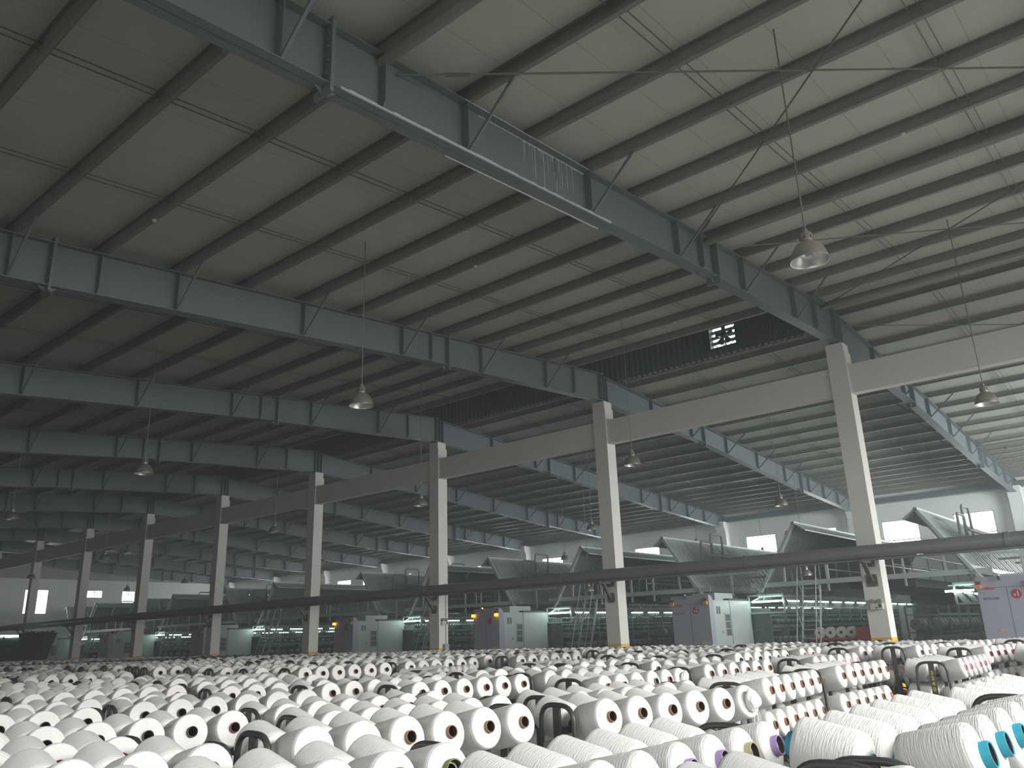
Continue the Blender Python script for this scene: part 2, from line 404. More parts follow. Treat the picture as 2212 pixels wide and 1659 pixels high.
def make_rafter():
    root = empty('roof_rafter', (0, 0, 0))
    w_, f_ = MB(), MB()
    ibeam(w_, f_, XW, 4.47, zn, .72, DN); ibeam(w_, f_, 4.47, 13.9, zn, DN, DN-.03); ibeam(w_, f_, 13.9, XC, zn, DN, .92)
    w_.build('web', M['steel'], root); f_.build('flange', M['steel'], root)
    w_, f_ = MB(), MB()
    for a, b in ((XC, 27.76), (27.76, 37.2), (37.2, XE-.1)): ibeam(w_, f_, a, b, zf, depth_f(a+.01) if a > XC else .90, depth_f(b-.01))
    w_.build('web', M['steel'], root); f_.build('flange', M['steel'], root)
    for x, zt, d in ((4.47, zn, DN), (13.9, zn, DN), (27.76, zf, .72), (37.2, zf, .80)):
        mb = MB().box(x-.022, x+.022, -.15, .15, zt(x)-d-.10, zt(x)+.09)
        for s in (-1, 1):
            mb.hexa([(x-.15*s, -.006, zt(x)-d-.0), (x, -.006, zt(x)-d-.10), (x, .006, zt(x)-d-.10), (x-.15*s, .006, zt(x)-d-.0), (x-.15*s, -.006, zt(x)-d+.01), (x, -.006, zt(x)-d+.01), (x, .006, zt(x)-d+.01), (x-.15*s, .006, zt(x)-d+.01)])
            for k in range(4):
                for yy in (-.09, .09): mb.box(x+s*.022, x+s*.04, yy-.014, yy+.014, zt(x)-d*(.15+.23*k)-.014, zt(x)-d*(.15+.23*k)+.014)
        mb.build('end_plate', M['steel'], root)
    for x in (XC-.16, XC, XC+.16):
        MB().box(x-.01, x+.01, -.14, .14, ZT(x)-.90, ZT(x)-.005).build('ridge_stiffener', M['steel'], root)
    for x in BN+[5.25, 13.3, 19.4]:
        d = DN-.015+(max(0, x-13.9)*.017)
        mb = MB()
        for s in (-1, 1):
            mb.hexa([(x-.006, s*.006, zn(x)-d), (x+.006, s*.006, zn(x)-d), (x+.006, s*.07, zn(x)-d), (x-.006, s*.07, zn(x)-d)] + [(x-.006, s*.006, zn(x)-d+.14), (x+.006, s*.006, zn(x)-d+.14), (x+.006, s*.13, zn(x)-d+.14), (x-.006, s*.13, zn(x)-d+.14)])
            mb.box(x-.006, x+.006, min(s*.006, s*.13), max(s*.006, s*.13), zn(x)-d+.14, zn(x)-.01)
        mb.build('stiffener', M['steel'], root)
    for x in BF+[24.0]:
        d = depth_f(x); mb = MB()
        for s in (-1, 1): mb.box(x-.006, x+.006, min(s*.006, s*.13), max(s*.006, s*.13), zf(x)-d+.01, zf(x)-.01)
        mb.build('stiffener', M['steel'], root)
    for x, zt, d in [(x, zn, DN+max(0, x-13.9)*.017) for x in BN if x > -3]+[(x, zf, depth_f(x)) for x in BF]:
        for s in (-1, 1):
            mb = MB().bar((x, s*.10, zt(x)-d+.03), (x+.02, s*.98, zt(x)+.06), .045, .006, up=(1, 0, 0)).bar((x+.02, s*.10, zt(x)-d+.03), (x+.04, s*.98, zt(x)+.06), .006, .045, up=(1, 0, 0))
            mb.build('knee_brace', M['steel'], root)
    return root
rafter0 = make_rafter()
for i, y in enumerate(RY):
    if y > YN-.5: break
    o = rafter0 if i == 0 else dup(rafter0)
    o.location = (0, y, 0)
    lab = {0: 'blue-grey steel rafter two bays outside the frame on the right', 1: 'blue-grey steel rafter just outside the frame on the right'}.get(i, 'blue-grey steel I-beam rafter resting on the %s column, %s' % (NTH[min(i-2, 9)], 'white drips down its web' if i == 2 else 'bolted knee braces along it'))
    tag(o, lab, 'roof beam', 'steel rafters spanning the hall')
# whitish runs and dust on the nearest rafter (paint spilled over its web): a part of that rafter
near = [o for o in bpy.data.objects if o.name.startswith('roof_rafter') and abs(o.location.y-RY[2]) < .01][0]
dm = mat('chalky_white_drips', (.42, .44, .43), .8)
mb = MB(); random.seed(3)
for k in range(34):
    x = random.choice([random.uniform(7.95, 8.45), random.uniform(8.4, 8.9), random.uniform(8.6, 9.4)]); w_ = random.uniform(.0015, .006); L = random.choice([.12, .2, .3, .45, .7])*random.uniform(.6, 1)
    zt_ = zn(x)-.02; mb.box(x-w_, x+w_, -.0085, -.0062, zt_-L, zt_)
x = 7.0
while x < 9.5:
    a = random.uniform(.02, .06); h = .012+random.random()*.03*(1 if x > 7.8 else .3)
    mb.hexa([(x, -.009, zn(x)-.018-h), (x+a, -.009, zn(x+a)-.018-h*.7), (x+a, -.0061, zn(x+a)-.018-h*.7), (x, -.0061, zn(x)-.018-h), (x, -.009, zn(x)-.016), (x+a, -.009, zn(x+a)-.016), (x+a, -.0061, zn(x+a)-.016), (x, -.0061, zn(x)-.016)]); x += a
mb.build('paint_drips', dm, near, label='white paint runs down the web')
mb = MB(); x = 4.6
while x < 9.9:
    a = random.uniform(.05, .15); h = random.uniform(.012, .03); zb = zn(x)-DN; zb2 = zn(x+a)-DN
    mb.hexa([(x, -.140, zb), (x+a, -.140, zb2), (x+a, -.12, zb2), (x, -.12, zb), (x, -.136, zb+.016+h), (x+a, -.136, zb2+.016+h), (x+a, -.09, zb2+.016+h), (x, -.09, zb+.016+h)])
    if x > 6.4: mb.hexa([(x, .126, zb-.006), (x+a, .126, zb2-.006), (x+a, .136, zb2-.006), (x, .136, zb-.006), (x, .126, zb+.014), (x+a, .126, zb2+.014), (x+a, .136, zb2+.014), (x, .136, zb+.014)])
    x += a
mb.build('dust_ridge', dm, near, label='pale dust lying along the lower flange')
mb = MB(); x = 6.6
while x < 9.4:
    a = random.uniform(.1, .3); mb.hexa([(x, -.1305, zn(x)-.016), (x+a, -.1305, zn(x+a)-.016), (x+a, -.13, zn(x+a)-.016), (x, -.13, zn(x)-.016), (x, -.1305, zn(x)), (x+a, -.1305, zn(x+a)), (x+a, -.13, zn(x+a)), (x, -.13, zn(x))]); x += a
mb.build('whitened_edge', dm, near, label='whitened edge of the upper flange')

# ------------------------------------------------------------------ purlins, sag rods, struts, bracing
def purlin(x, zt, y0, y1, sgn):
    t = .004; z = zt(x); h = .2; f = .07
    mb = MB().box(x-t/2, x+t/2, y0, y1, z, z+h)
    mb.box(min(x, x+sgn*f), max(x, x+sgn*f), y0, y1, z, z+t).box(min(x, x-sgn*f), max(x, x-sgn*f), y0, y1, z+h-t, z+h)
    mb.box(min(x+sgn*f, x+sgn*(f-t)), max(x+sgn*f, x+sgn*(f-t)), y0, y1, z, z+.02)
    for yy in RY:
        if y0 < yy < y1: mb.box(x-.012, x+.04, yy-.11, yy-.10, z, z+.18)
    # bolt heads beside each rafter and at the sag rods
    for yy in RY:
        for q in (-.45, .45, 2.45, 2.55, 4.95, 5.05):
            if y0 < yy+q < y1:
                for zz in (.06, .14): mb.box(x-sgn*.010-.004, x-sgn*.010+.004, yy+q-.012, yy+q+.012, z+zz-.012, z+zz+.012)
    return mb
# the C section opens down-slope
for k, x in enumerate(PUR_N):
    if x > 20: continue
    purlin(x, zn, YS, YN, 1).build('roof_purlin', M['purlin'], label='galvanised purlin under the near roof slope, %s down from the ridge' % ordn(len([q for q in PUR_N if x < q < 20])), cat='purlin', group='purlins of the near roof slope')
for k, x in enumerate(PUR_F):
    purlin(x, zf, YS, YN, -1).build('roof_purlin', M['purlin'], label='galvanised purlin under the far roof slope, %s down from the ridge' % ordn(k), cat='purlin', group='purlins of the far roof slope')
for x, s, l in ((20.72, 1, 'near'), (21.28, -1, 'far')):
    purlin(x, ZT, YS, MY0, s).build('ridge_purlin', M['purlin'], label='ridge purlin on the %s side, right of the nearest rafter' % l, cat='purlin', group='pair of ridge purlins')
MB().box(44.2, 44.58, YS, YN, 7.6, 7.85).build('eave_beam', M['steel'], label='grey eave beam running along the top of the window wall', cat='beam')
for i in range(1, 11):
    for q, nm in ((2.5, 'nearer'), (5.05, 'farther')):
        y = RY[i]+q
        if y > YN: continue
        for fz, xa, xb, sl in ((zn, XW, MX0 if i > 1 else XC, 'near'), (zf, MX1 if i > 1 else XC, XE, 'far')):
            mb = MB()
            for dy in (-.06, .06):
                mb.bar((xa, y+dy, fz(xa)+.1), (xb, y+dy, fz(xb)+.1), .012)
            mb.build('sag_rod_pair', M['rod'], label='pair of thin sag rods through the %s slope purlins, %s pair in the %s bay' % (sl, nm, ordn(i-1)), cat='tie rods', group='sag rods of the %s slope' % sl)
ya, yb = RY[1], RY[2]
for x, zt, dx in ((5.25, zn, 0), (13.62, zn, 0), (20.2, zn, 0), (27.6, zf, 0), (37.0, zf, 0)):
    MB().tube([(x, ya, zt(x)-.08), (x, yb, zt(x)-.08)], .07 if x < 25 else .05, 14).build('strut_pipe', M['purlin'], smooth=True, label='round steel strut between rafters in the right bay, %s' % {5.25: 'at the top of the picture', 13.62: 'behind the large lamp', 20.2: 'beside the ridge', 27.6: 'above the tie beam', 37.0: 'near the window wall'}[x], cat='strut', group='bracing struts in the right bay')
def rod(a, b, name, lab):
    a = Vector(a); b = Vector(b); d = (b-a).normalized(); r = empty(name, a, label=lab, cat='tie rod', group='diagonal bracing rods of the right bay')
    MB().tube([(0, 0, 0), tuple(b-a)], .013, 8).build('rod', M['rod'], r, smooth=True)
    p = d*.75; u = d.cross(Vector((0, 0, 1))).normalized()*.028
    mb = MB(); L = d*.17
    mb.tube([tuple(p-L-u*.1), tuple(p-L*.85+u), tuple(p+L*.85+u), tuple(p+L-u*.1)], .009, 6).tube([tuple(p-L+u*.1), tuple(p-L*.85-u), tuple(p+L*.85-u), tuple(p+L+u*.1)], .009, 6)
    mb.build('turnbuckle', M['rod'], r, smooth=True)
z_ = lambda x: zn(x)-.12
rod((5.5, yb-.02, z_(5.5)), (13.3, ya+.02, z_(13.3)), 'bracing_rod', 'thin bracing rod crossing the top right of the picture almost level')
rod((13.2, yb-.02, z_(13.2)-.03), (5.5, ya+.02, z_(5.5)-.03), 'bracing_rod', 'thin bracing rod rising steeply past the large lamp, with turnbuckle')
rod((13.9, yb-.02, z_(13.9)), (20.2, ya+.02, z_(20.2)), 'bracing_rod', 'thin bracing rod passing behind the large lamp shade')
rod((20.0, yb-.02, z_(20.0)-.03), (13.9, ya+.02, z_(13.9)-.03), 'bracing_rod', 'thin bracing rod rising right from beside the ridge')
z_ = lambda x: zf(x)-.12
rod((21.6, yb-.02, z_(21.6)), (27.4, ya+.02, z_(27.4)), 'bracing_rod', 'thin bracing rod just beyond the ridge, descending right')
rod((27.4, yb-.02, z_(27.4)-.03), (21.6, ya+.02, z_(21.6)-.03), 'bracing_rod', 'thin bracing rod below the tie beam, rising right')
rod((.4, yb+.02, zn(.4)-.12), (4.9, yb+.02-3.5, zn(4.9)-.12), 'bracing_rod', 'thin bracing rod with turnbuckle at the top edge, left of centre')

# ------------------------------------------------------------------ exhaust fans in the ventilator
for k, (y, z) in enumerate(FANS):
    r = empty('exhaust_fan', (MX1, y, z), label=['square exhaust fan with daylit louvres in the ridge ventilator, nearest', 'small exhaust fan glinting in the ridge ventilator of the middle bay', 'tiny exhaust fan glinting in the ridge ventilator farthest left'][k], cat='fan', group='exhaust fans in the ridge ventilator')
    mb = MB()
    for a in (-.46, .42): mb.box(-.2, .03, a, a+.04, -.45, .45)
    for a in (-.45, .41): mb.box(-.2, .03, -.46, .46, a, a+.04)
    mb.build('housing', M['mdark'], r)
    MB().tube([(-.12, .42*math.cos(t*PI/16), .42*math.sin(t*PI/16)) for t in range(32)], .012, 6, closed=True).build('ring', M['mgrey'], r, smooth=True)
    mb = MB()
    nb, th = (5, .10) if k == 0 else (7, .116)
    for j in range(nb):
        zz = -.40+j*(.82-th)/(nb-1)+(0 if k == 0 else .004*j); mb.hexa([(.02, -.42, zz), (.05, -.42, zz-.01), (.05, .42, zz-.01), (.02, .42, zz), (.02, -.42, zz+th), (.05, -.42, zz+th-.01), (.05, .42, zz+th-.01), (.02, .42, zz+th)])
    mb.box(.015, .05, -.02, .02, -.41, .41)
    mb.build('louvre_blades', M['mgrey'] if k == 0 else M['mdark'], r)
    mb = MB().lathe([(0, -.16), (.09, -.16), (.09, -.04), (0, -.04)], 12, axis='x')
    mb.bar((-.13, 0, -.42), (-.13, 0, .42), .03, .02).bar((-.12, -.15, 0), (-.12, .15, 0), .16, .08)
    mb.build('motor', M['mdark'], r)
    mb = MB()
    for j in range(5):
        a = j*2*PI/5+.3; c, s = math.cos(a), math.sin(a)
        mb.hexa([(-.05, .08*c-.05*s, .08*s+.05*c), (-.03, .08*c+.05*s, .08*s-.05*c), (-.01, .30*c+.09*s, .30*s-.09*c), (-.09, .30*c-.09*s, .30*s+.09*c)] + [(-.045, .08*c-.05*s, .08*s+.05*c), (-.025, .08*c+.05*s, .08*s-.05*c), (-.005, .30*c+.09*s, .30*s-.09*c), (-.085, .30*c-.09*s, .30*s+.09*c)])
    mb.build('fan_blades', M['mdark'], r)
    MB().box(.06, .065, -.42, .42, -.41, .41).build('daylit_opening', M['fanlight'], r, label='daylight behind the louvres')

# ------------------------------------------------------------------ pendant lamps
def make_lamp():
    r = empty('pendant_lamp', (0, 0, 0))
    out = [(.0, .30), (.03, .30), (.035, .25), (.07, .245), (.085, .22), (.085, .10), (.10, .095), (.16, .06), (.215, -.03), (.245, -.13), (.25, -.17), (.258, -.175), (.258, -.18)]
    MB().lathe(out, 32).build('shade', M['lamp'], r, smooth=True)
    MB().lathe([(.258, -.18), (.246, -.172), (.238, -.13), (.205, -.03), (.15, .05), (.05, .08), (0, .08)], 32).build('reflector', M['lamp_in'], r, smooth=True)
    MB().lathe([(0, .09), (.03, .09), (.032, .0), (.05, -.04), (.05, -.08), (.03, -.11), (0, -.115)], 16).build('bulb', M['bulb'], r, smooth=True)
    mb = MB()
    for k in range(6): a = k*PI/3; mb.box(.084*math.cos(a)-.008, .084*math.cos(a)+.008, .084*math.sin(a)-.008, .084*math.sin(a)+.008, .14, .18)
    mb.build('vent_slots', M['dark'], r)
    o = MB().tube([(0, 0, 0), (0, 0, 1)], .011, 8).build('rod', M['rod'], r, smooth=True); o.location.z = .28
    return r
lamp0 = make_lamp()
LAMPS = [  # x, y, z, label
 (8.62, 2.72, 5.72, 'large spun aluminium pendant lamp at upper right, nearest of all'),
 (8.75, 10.78, 5.72, 'aluminium pendant lamp left of centre, hanging alone under the near slope'),
 (8.75, 18.75, 5.72, 'aluminium pendant lamp at far left, third along the near row'),
 (9.0, 27.7, 5.70, 'dim pendant lamp at the left edge, fourth along the near row'),
 (17.3, 2.60, 5.72, 'aluminium pendant lamp in front of the right end of the tie beam'),
 (17.0, 10.38, 5.72, 'aluminium pendant lamp beside the second nearest column'),
 (17.2, 18.2, 5.72, 'pendant lamp between the third and fourth nearest columns'),
 (17.2, 26.0, 5.72, 'dim pendant lamp between the fourth and fifth nearest columns'),
 (25.4, 10.1, 5.5, 'dim pendant lamp under the far slope, left of the nearest column'),
 (25.3, 17.45, 5.5, 'dim pendant lamp seen just left of the second nearest column'),
 (34.2, 17.8, 5.45, 'dark pendant lamp hanging before the window wall, left of the big window'),
 (33.8, 25.1, 5.45, 'dark pendant lamp hanging before the window wall above the third machine'),
 (41.2, 17.7, 5.45, 'small dark pendant lamp hanging right in front of a bright window'),
 (24.7, 33.2, 5.5, 'dark pendant lamp right of the fourth nearest column'),
 (16.9, 47.8, 5.55, 'small dark pendant lamp at the far left, left of the last column'),
 (25.3, 54.8, 5.5, 'small dark pendant lamp above the bright square gable window'),
 (25.3, 47.4, 5.5, 'small dark pendant lamp right of the sixth nearest column'),
 (15.8, 36.7, 5.55, 'small dark pendant lamp against the seventh nearest column'),
]
def zroof(x): return ZT(x)
for k, (x, y, z, lab) in enumerate(LAMPS):
    o = lamp0 if k == 0 else dup(lamp0)
    o.location = (x, y, z); o.scale = (.84, .84, .84); tag(o, lab, 'lamp', 'pendant lamps hanging from the roof')
    for ch in o.children:
        if ch.name.startswith('rod'): ch.scale.z = (ZT(x)-z+.2)/.84-.28
# low lamps on cords under the pipe line
for (u, v, X, lab) in ((1742, 1235, 27.2, 'low pendant lamp hanging in front of the steep ladder'), (690, 1215, 27.6, 'low dark pendant lamp behind the fourth nearest column'), (1272, 1270, 26.5, 'low dark pendant lamp left of the second nearest column')):
    d = CF+CR*((u-1106)/FPX)-CU*((v-829.5)/FPX); p = CAMP+d*(X/d.x)
    o = dup(lamp0); o.location = p; o.scale = (.7, .7, .7); tag(o, lab, 'lamp', 'low pendant lamps over the machines')
    for ch in o.children:
        if ch.name.startswith('rod'): ch.scale.z = (ZT(X)-p.z+.2)/.7-.28
# smoke detectors clipped under purlins
for (x, y) in ((5.95, 11.9), (12.0, 2.2), (11.2, 10.0), (17.5, 9.4), (5.3, 16.0)):
    xp = min(PUR_N, key=lambda q: abs(q-x))
    o = MB().lathe([(0, 0), (.035, 0), (.038, -.015), (.028, -.035), (0, -.038)], 16).build('smoke_detector', M['white_plastic'], smooth=True, label='small round white smoke detector under the %s slope purlin near x %s' % ('near', ''), cat='detector', group='smoke detectors under the near slope')
    o['label'] = 'small round white smoke detector under a purlin, %s' % {5.95: 'left of centre top', 12.0: 'at upper right', 11.2: 'in the middle of the ceiling', 17.5: 'near the ventilator fan', 5.3: 'at far left'}[x]
    o.location = (xp+.03, y, zn(xp))

# ------------------------------------------------------------------ pipe with brackets, boxes on the columns
PX, PZ, PR = 20.3, 3.265, .155
r = empty('service_pipe', (PX, 0, PZ), label='long thick grey pipe running along the column row on brackets', cat='pipe')
MB().tube([(0, YS+.1, 0), (0, 20, 0), (0, 45, 0), (0, YN-.25, 0)], PR, 24).build('pipe_run', M['pipe'], r, smooth=True)
MB().tube([(.0, YS+.1, -PR-.03), (.0, YN-.25, -PR-.03)], .03, 10).build('cable_conduit', M['pipe'], r, smooth=True)
for y in range(-6, 74, 6):
    MB().lathe([(PR, -.05), (PR+.012, -.05), (PR+.012, .05), (PR, .05)], 24, (0, y+3.2, 0), 'y').build('coupling', M['pipe'], r, smooth=True)
br0 = None
for i in range(-1, 9):
    y = Y0+BAY*i+WY/2
    if br0 is None:
        br0 = empty('pipe_bracket', (0, 0, 0))
        MB().box(-.012, 0, -.13, .13, -.14, .14).build('lower_plate', M['plate'], br0)
        o = MB().box(-.012, 0, -.13, .13, .32, .58).build('upper_plate', M['plate'], br0)
        MB().bar((-.02, 0, -.02), (-.42, 0, .43), .07, .09, up=(0, 1, 0)).build('strut', M['plate'], br0)
        MB().box(-.66, -.01, -.05, .05, .40, .465).build('arm', M['plate'], br0)
        mb = MB()
        for a in (-.1, .1):
            for b in (-.11, .11, .35, .55): mb.box(-.03, -.012, a-.012, a+.012, b-.012, b+.012)
        mb.build('bolts', M['mgrey'], br0); o = br0
    else: o = dup(br0)
    o.location = (XF, y, 2.62)
    tag(o, 'brown steel bracket holding the pipe on the %s column' % (NTH[i] if i >= 0 else 'out-of-frame'), 'bracket', 'pipe brackets on the columns')
def ebox(y, z, onx, lab):
    r = empty('emergency_light', (XF if onx else XC, y, z), 0 if onx else PI/2, label=lab, cat='emergency light', group='emergency light boxes on columns')
    MB().box(-.09, 0, -.14, .14, -.07, .07).build('case', M['white_plastic'], r)
    MB().box(-.093, -.09, -.11, -.05, -.03, .05).box(-.093, -.09, -.02, .02, -.05, -.02).build('indicator_panel', M['dark'], r)
    for s in (-1, 1): MB().lathe([(0, -.05), (.05, -.05), (.055, .03), (.03, .05), (0, .05)], 16, (-.05, s*.09, .12), 'x').build('lamp_head', mat('lamp_head_grey', (.25, .24, .21), .4), r, smooth=True)
ebox(Y0+.2, 2.02, True, 'off-white emergency light box on the nearest column')
o = ebox(Y0+2*BAY-.0, 2.15, False, 'off-white emergency light box on the third nearest column')
r = empty('switch_box', (XC+.05, Y0+2*BAY, 1.33), label='grey switch box low on the third nearest column with conduit', cat='switch box')
MB().box(-.1, .1, -.12, 0, -.12, .12).build('case', M['mgrey'], r); MB().tube([(0.05, -.02, .12), (.05, -.02, 2.2)], .012, 6).build('conduit', M['mgrey'], r)

# ------------------------------------------------------------------ texturing machines
MX = 25.0
MYC = [4.22, 13.49, 22.65, 31.7, 44.9, 56.7, 68.6]
ML = 18.6                                           # machine length behind the cabinet front
def make_machine():
    r = empty('texturing_machine', (MX, 0, 0))
    cab = MB().box(.30, 3.1, -.69, .69, .05, 2.56).build('control_cabinet', M['mgreen'], r)
    pr = [(0, .05), (.31, .05), (.31, 2.50), (.27, 2.60), (.18, 2.69), (.05, 2.73), (0, 2.73)]
    MB().prism(pr, -.695, .695).build('front_panel', M['lilac'], r, smooth=False)
    mb = MB().box(-.003, 0, -.695, .695, 2.44, 2.448).box(-.003, 0, -.004, .004, .05, 2.44); mb.build('panel_seams', M['mdark'], cab)
    MB().box(1.495, 1.515, -.696, -.69, .05, 2.56).build('door_seam', M['mdark'], cab)
    mb = MB()
    for xx in (.50, .66):
        mb.box(xx, xx+.10, -.70, -.69, 2.12, 2.36)
    mb.build('vent_grille', M['mmid'], cab)
    mb = MB()
    for k in range(3): mb.box(1.08, 1.42, -.70, -.69, 1.42+k*.235, 1.42+k*.235+.21)
    mb.build('cabinet_window', M['win_dark'], cab)
    MB().box(1.04, 1.46, -.705, -.695, 2.13, 2.17).box(1.04, 1.07, -.705, -.69, 1.38, 2.15).box(1.43, 1.46, -.705, -.69, 1.38, 2.15).build('window_trim', M['mgreen'], cab)
    for (yy, zz) in ((.30, 1.32), (-.42, 1.32)):
        mb = MB(); b = [(-.006, yy-.05, zz), (-.006, yy+.05, zz), (-.006, yy, zz+.09), (0, yy-.05, zz), (0, yy+.05, zz), (0, yy, zz+.09)]
        mb.v = b; mb.q([(0, 1, 2), (0, 3, 4, 1), (1, 4, 5, 2), (2, 5, 3, 0)], 0); mb.build('warning_sign', M['yellow'], r)
    mb = MB(); mb.v = [(.78, -.70, 1.5), (.86, -.70, 1.5), (.82, -.70, 1.6), (.78, -.69, 1.5), (.86, -.69, 1.5), (.82, -.69, 1.6)]; mb.q([(0, 1, 2), (0, 3, 4, 1), (1, 4, 5, 2), (2, 5, 3, 0)], 0); mb.build('warning_sign', M['mmid'], r)
    MB().box(-.008, 0, -.62, -.30, .95, 1.28).build('paper_notice', M['white_plastic'], r)
    MB().box(.95, 2.3, -.45, .4, 2.56, 2.82).build('top_duct', M['mgreen'], r)
    MB().box(1.55, 3.1, -.66, -.1, 2.56, 2.63).box(2.4, 3.0, -.3, .3, 2.63, 2.75).build('top_tray', M['mdark'], r)
    # body behind the cabinet
    MB().box(3.1, ML, -.55, .55, .15, 2.3).build('machine_body', M['mdark'], r)
    for s in (-1, 1):
        mb = MB()
        for z0, y0, h in ((.45, 1.30, .08), (.95, 1.36, .06), (1.62, 1.30, .10), (2.02, 1.22, .05)): mb.box(3.15, ML, min(s*y0, s*(y0+.06)), max(s*y0, s*(y0+.06)), z0, z0+h)
        mb.box(3.15, ML, min(s*.5, s*1.2), max(s*.5, s*1.2), .3, .42).box(3.15, ML, min(s*.5, s*1.1), max(s*.5, s*1.1), 1.5, 1.6)
        for k in range(12):
            xx = 3.2+k*1.38; mb.box(xx, xx+.07, min(s*.55, s*1.36), max(s*.55, s*1.36), .1, 2.3)
        mb.build('side_frame', M['mmid'], r)
        for zz, rr in ((.70, .11), (1.22, .12), (1.84, .07)):   # take-up positions, three decks
            me = MB().lathe([(0, 0), (rr*.4, 0), (rr, -.01), (rr, -.22), (rr*.3, -.24)], 10, (0, 0, 0), 'y').mesh('take_up_roller', M['mmid'], True)
            for k in range(32):
                o = bpy.data.objects.new('take_up_roller', me); C.objects.link(o); o.parent = r; o.location = (3.55+k*.46, s*1.26, zz)
        # canopy, guides and lights over the aisle side
        mb = MB().hexa([(3.2, s*.5, 2.42), (ML, s*.5, 2.42), (ML, s*1.0, 2.62), (3.2, s*1.0, 2.62), (3.2, s*.5, 2.46), (ML, s*.5, 2.46), (ML, s*1.0, 2.66), (3.2, s*1.0, 2.66)])
        mb.box(3.2, ML, min(s*1.0, s*2.1), max(s*1.0, s*2.1), 2.66, 2.70)
        for z in (2.1, 2.70): mb.box(3.12, 3.2, min(s*.62, s*1.95), max(s*.62, s*1.95), z, z+.06)
        for y in (.62, 1.9): mb.box(3.12, 3.2, min(s*y, s*(y+.05)), max(s*y, s*(y+.05)), 2.1, 2.76)
        mb.build('canopy', M['mgreen'], r)
        mb = MB()
        for k in range(96):
            xx = 3.4+k*.155
            if k % 9 == 8: continue
            mb.bar((xx, s*1.75, 2.12), (xx+.07, s*1.98, 2.44), .035, .012)
        mb.build('thread_guides', M['tubebank'], r)
        mb = MB()
        for k in range(11):
            xx = 3.35+k*1.45; mb.box(xx, xx+1.3, s*2.0-.06, s*2.0+.06, 2.52, 2.58)
        mb.build('light_fittings', M['mgrey'], r)
        for k in range(11):
            xx = 3.42+k*1.45
            MB().box(xx, xx+.85, s*2.0-.045, s*2.0+.045, 2.475, 2.519).build('light_tube', M['tube_light'], r)
        a, b = (-1.92, -.8) if s < 0 else (1.38, 2.18)
        MB().box(3.06, 3.11, a, b, 2.48, 2.54).build('light_tube', M['tube_light'], r)
        # leaning heater rack: foot near the body, top leaning out over the aisle
        F0, P0 = Vector((0, s*1.28, 3.05)), Vector((0, s*2.62, 5.10)); d = (P0-F0).normalized()
        nrm = Vector((0, -s*d.z, s*d.y*s))          # outward/up side of the rack
        nrm = Vector((0, -s*abs(d.z), abs(d.y)))
        mb = MB()
        for k in range(11):
            x0 = 3.3+k*1.39; x1 = x0+1.33
            for (u0, u1, t0) in ((0.0, 1.0, 0),):
                pa = F0+(P0-F0)*u0; pb = F0+(P0-F0)*u1
                mb.hexa([(x0, *(pa)[1:]), (x1, *(pa)[1:]), (x1, *(pa+nrm*.05)[1:]), (x0, *(pa+nrm*.05)[1:]), (x0, *(pb)[1:]), (x1, *(pb)[1:]), (x1, *(pb+nrm*.05)[1:]), (x0, *(pb+nrm*.05)[1:])])
            for q in (.25, .55, .85):               # pressed ribs
                xx = x0+1.33*q; pa = F0+(P0-F0)*.1; pb = F0+(P0-F0)*.72
                mb.bar((xx, *(pa+nrm*.06)[1:]), (xx, *(pb+nrm*.06)[1:]), .14, .04, up=(0, nrm.y, nrm.z))
        mb.build('heater_covers', M['mgreen'], r)
        mb = MB()
        for xx in (3.18, 8.4, 13.6, ML-.1):
            mb.bar((xx, *(F0-d*.25)[1:]), (xx, *(P0+d*.05)[1:]), .10, .16, up=(1, 0, 0))
            mb.bar((xx, s*1.0, 2.7), (xx, *(F0+(P0-F0)*.45)[1:]), .07, .07)
            mb.bar((xx, s*2.05, 3.05), (xx, *(F0+(P0-F0)*.62)[1:]), .06, .06)
        mb.bar((3.1, *(P0)[1:]), (ML, *(P0)[1:]), .12, .12).bar((3.1, *(F0)[1:]), (ML, *(F0)[1:]), .10, .10)
        mb.build('rack_frame', M['mgreen'], r)
        mb = MB()
        for k in range(100):
            xx = 3.35+k*.153; pa = F0-nrm*.12-d*.5; pb = P0-nrm*.10-d*.12
            mb.tube([(xx, *pa[1:]), (xx, *pb[1:]), (xx, *(pb+d*.10-nrm*.10)[1:])], .026, 5, cap=False)
        mb.build('tube_bank', M['tubebank'], r, smooth=True)
        mb = MB(); p1 = P0+Vector((0, s*.42, -.30))
        mb.hexa([(3.1, *P0[1:]), (ML, *P0[1:]), (ML, *(P0+Vector((0, 0, .05)))[1:]), (3.1, *(P0+Vector((0, 0, .05)))[1:]), (3.1, *p1[1:]), (ML, *p1[1:]), (ML, *(p1+Vector((0, 0, .05)))[1:]), (3.1, *(p1+Vector((0, 0, .05)))[1:])])
        mb.build('top_hood', M['mgreen'], r)
        mb = MB(); yy = s*1.75
        for x0, zt in ((4.6, 5.0), (5.5, 5.35)):
            mb.tube([(x0, yy, 3.0), (x0, yy, zt-.08), (x0+.08, yy, zt), (x0+.9, yy, zt), (x0+.98, yy, zt-.08), (x0+.98, yy, 4.0)], .045, 10)
        mb.tube([(4.6, yy-s*.25, 4.45), (9.5, yy-s*.25, 4.45)], .05, 10)
        mb.build('exhaust_pipe', M['mgrey'], r, smooth=True)
    for xx in (3.3, 6.2, 9.1): MB().bar((xx, 0, 2.3), (xx, 0, 3.6), .07).bar((xx, -1.1, 3.55), (xx, 1.1, 3.55), .07).build('centre_post', M['mgreen'], r)
    return r
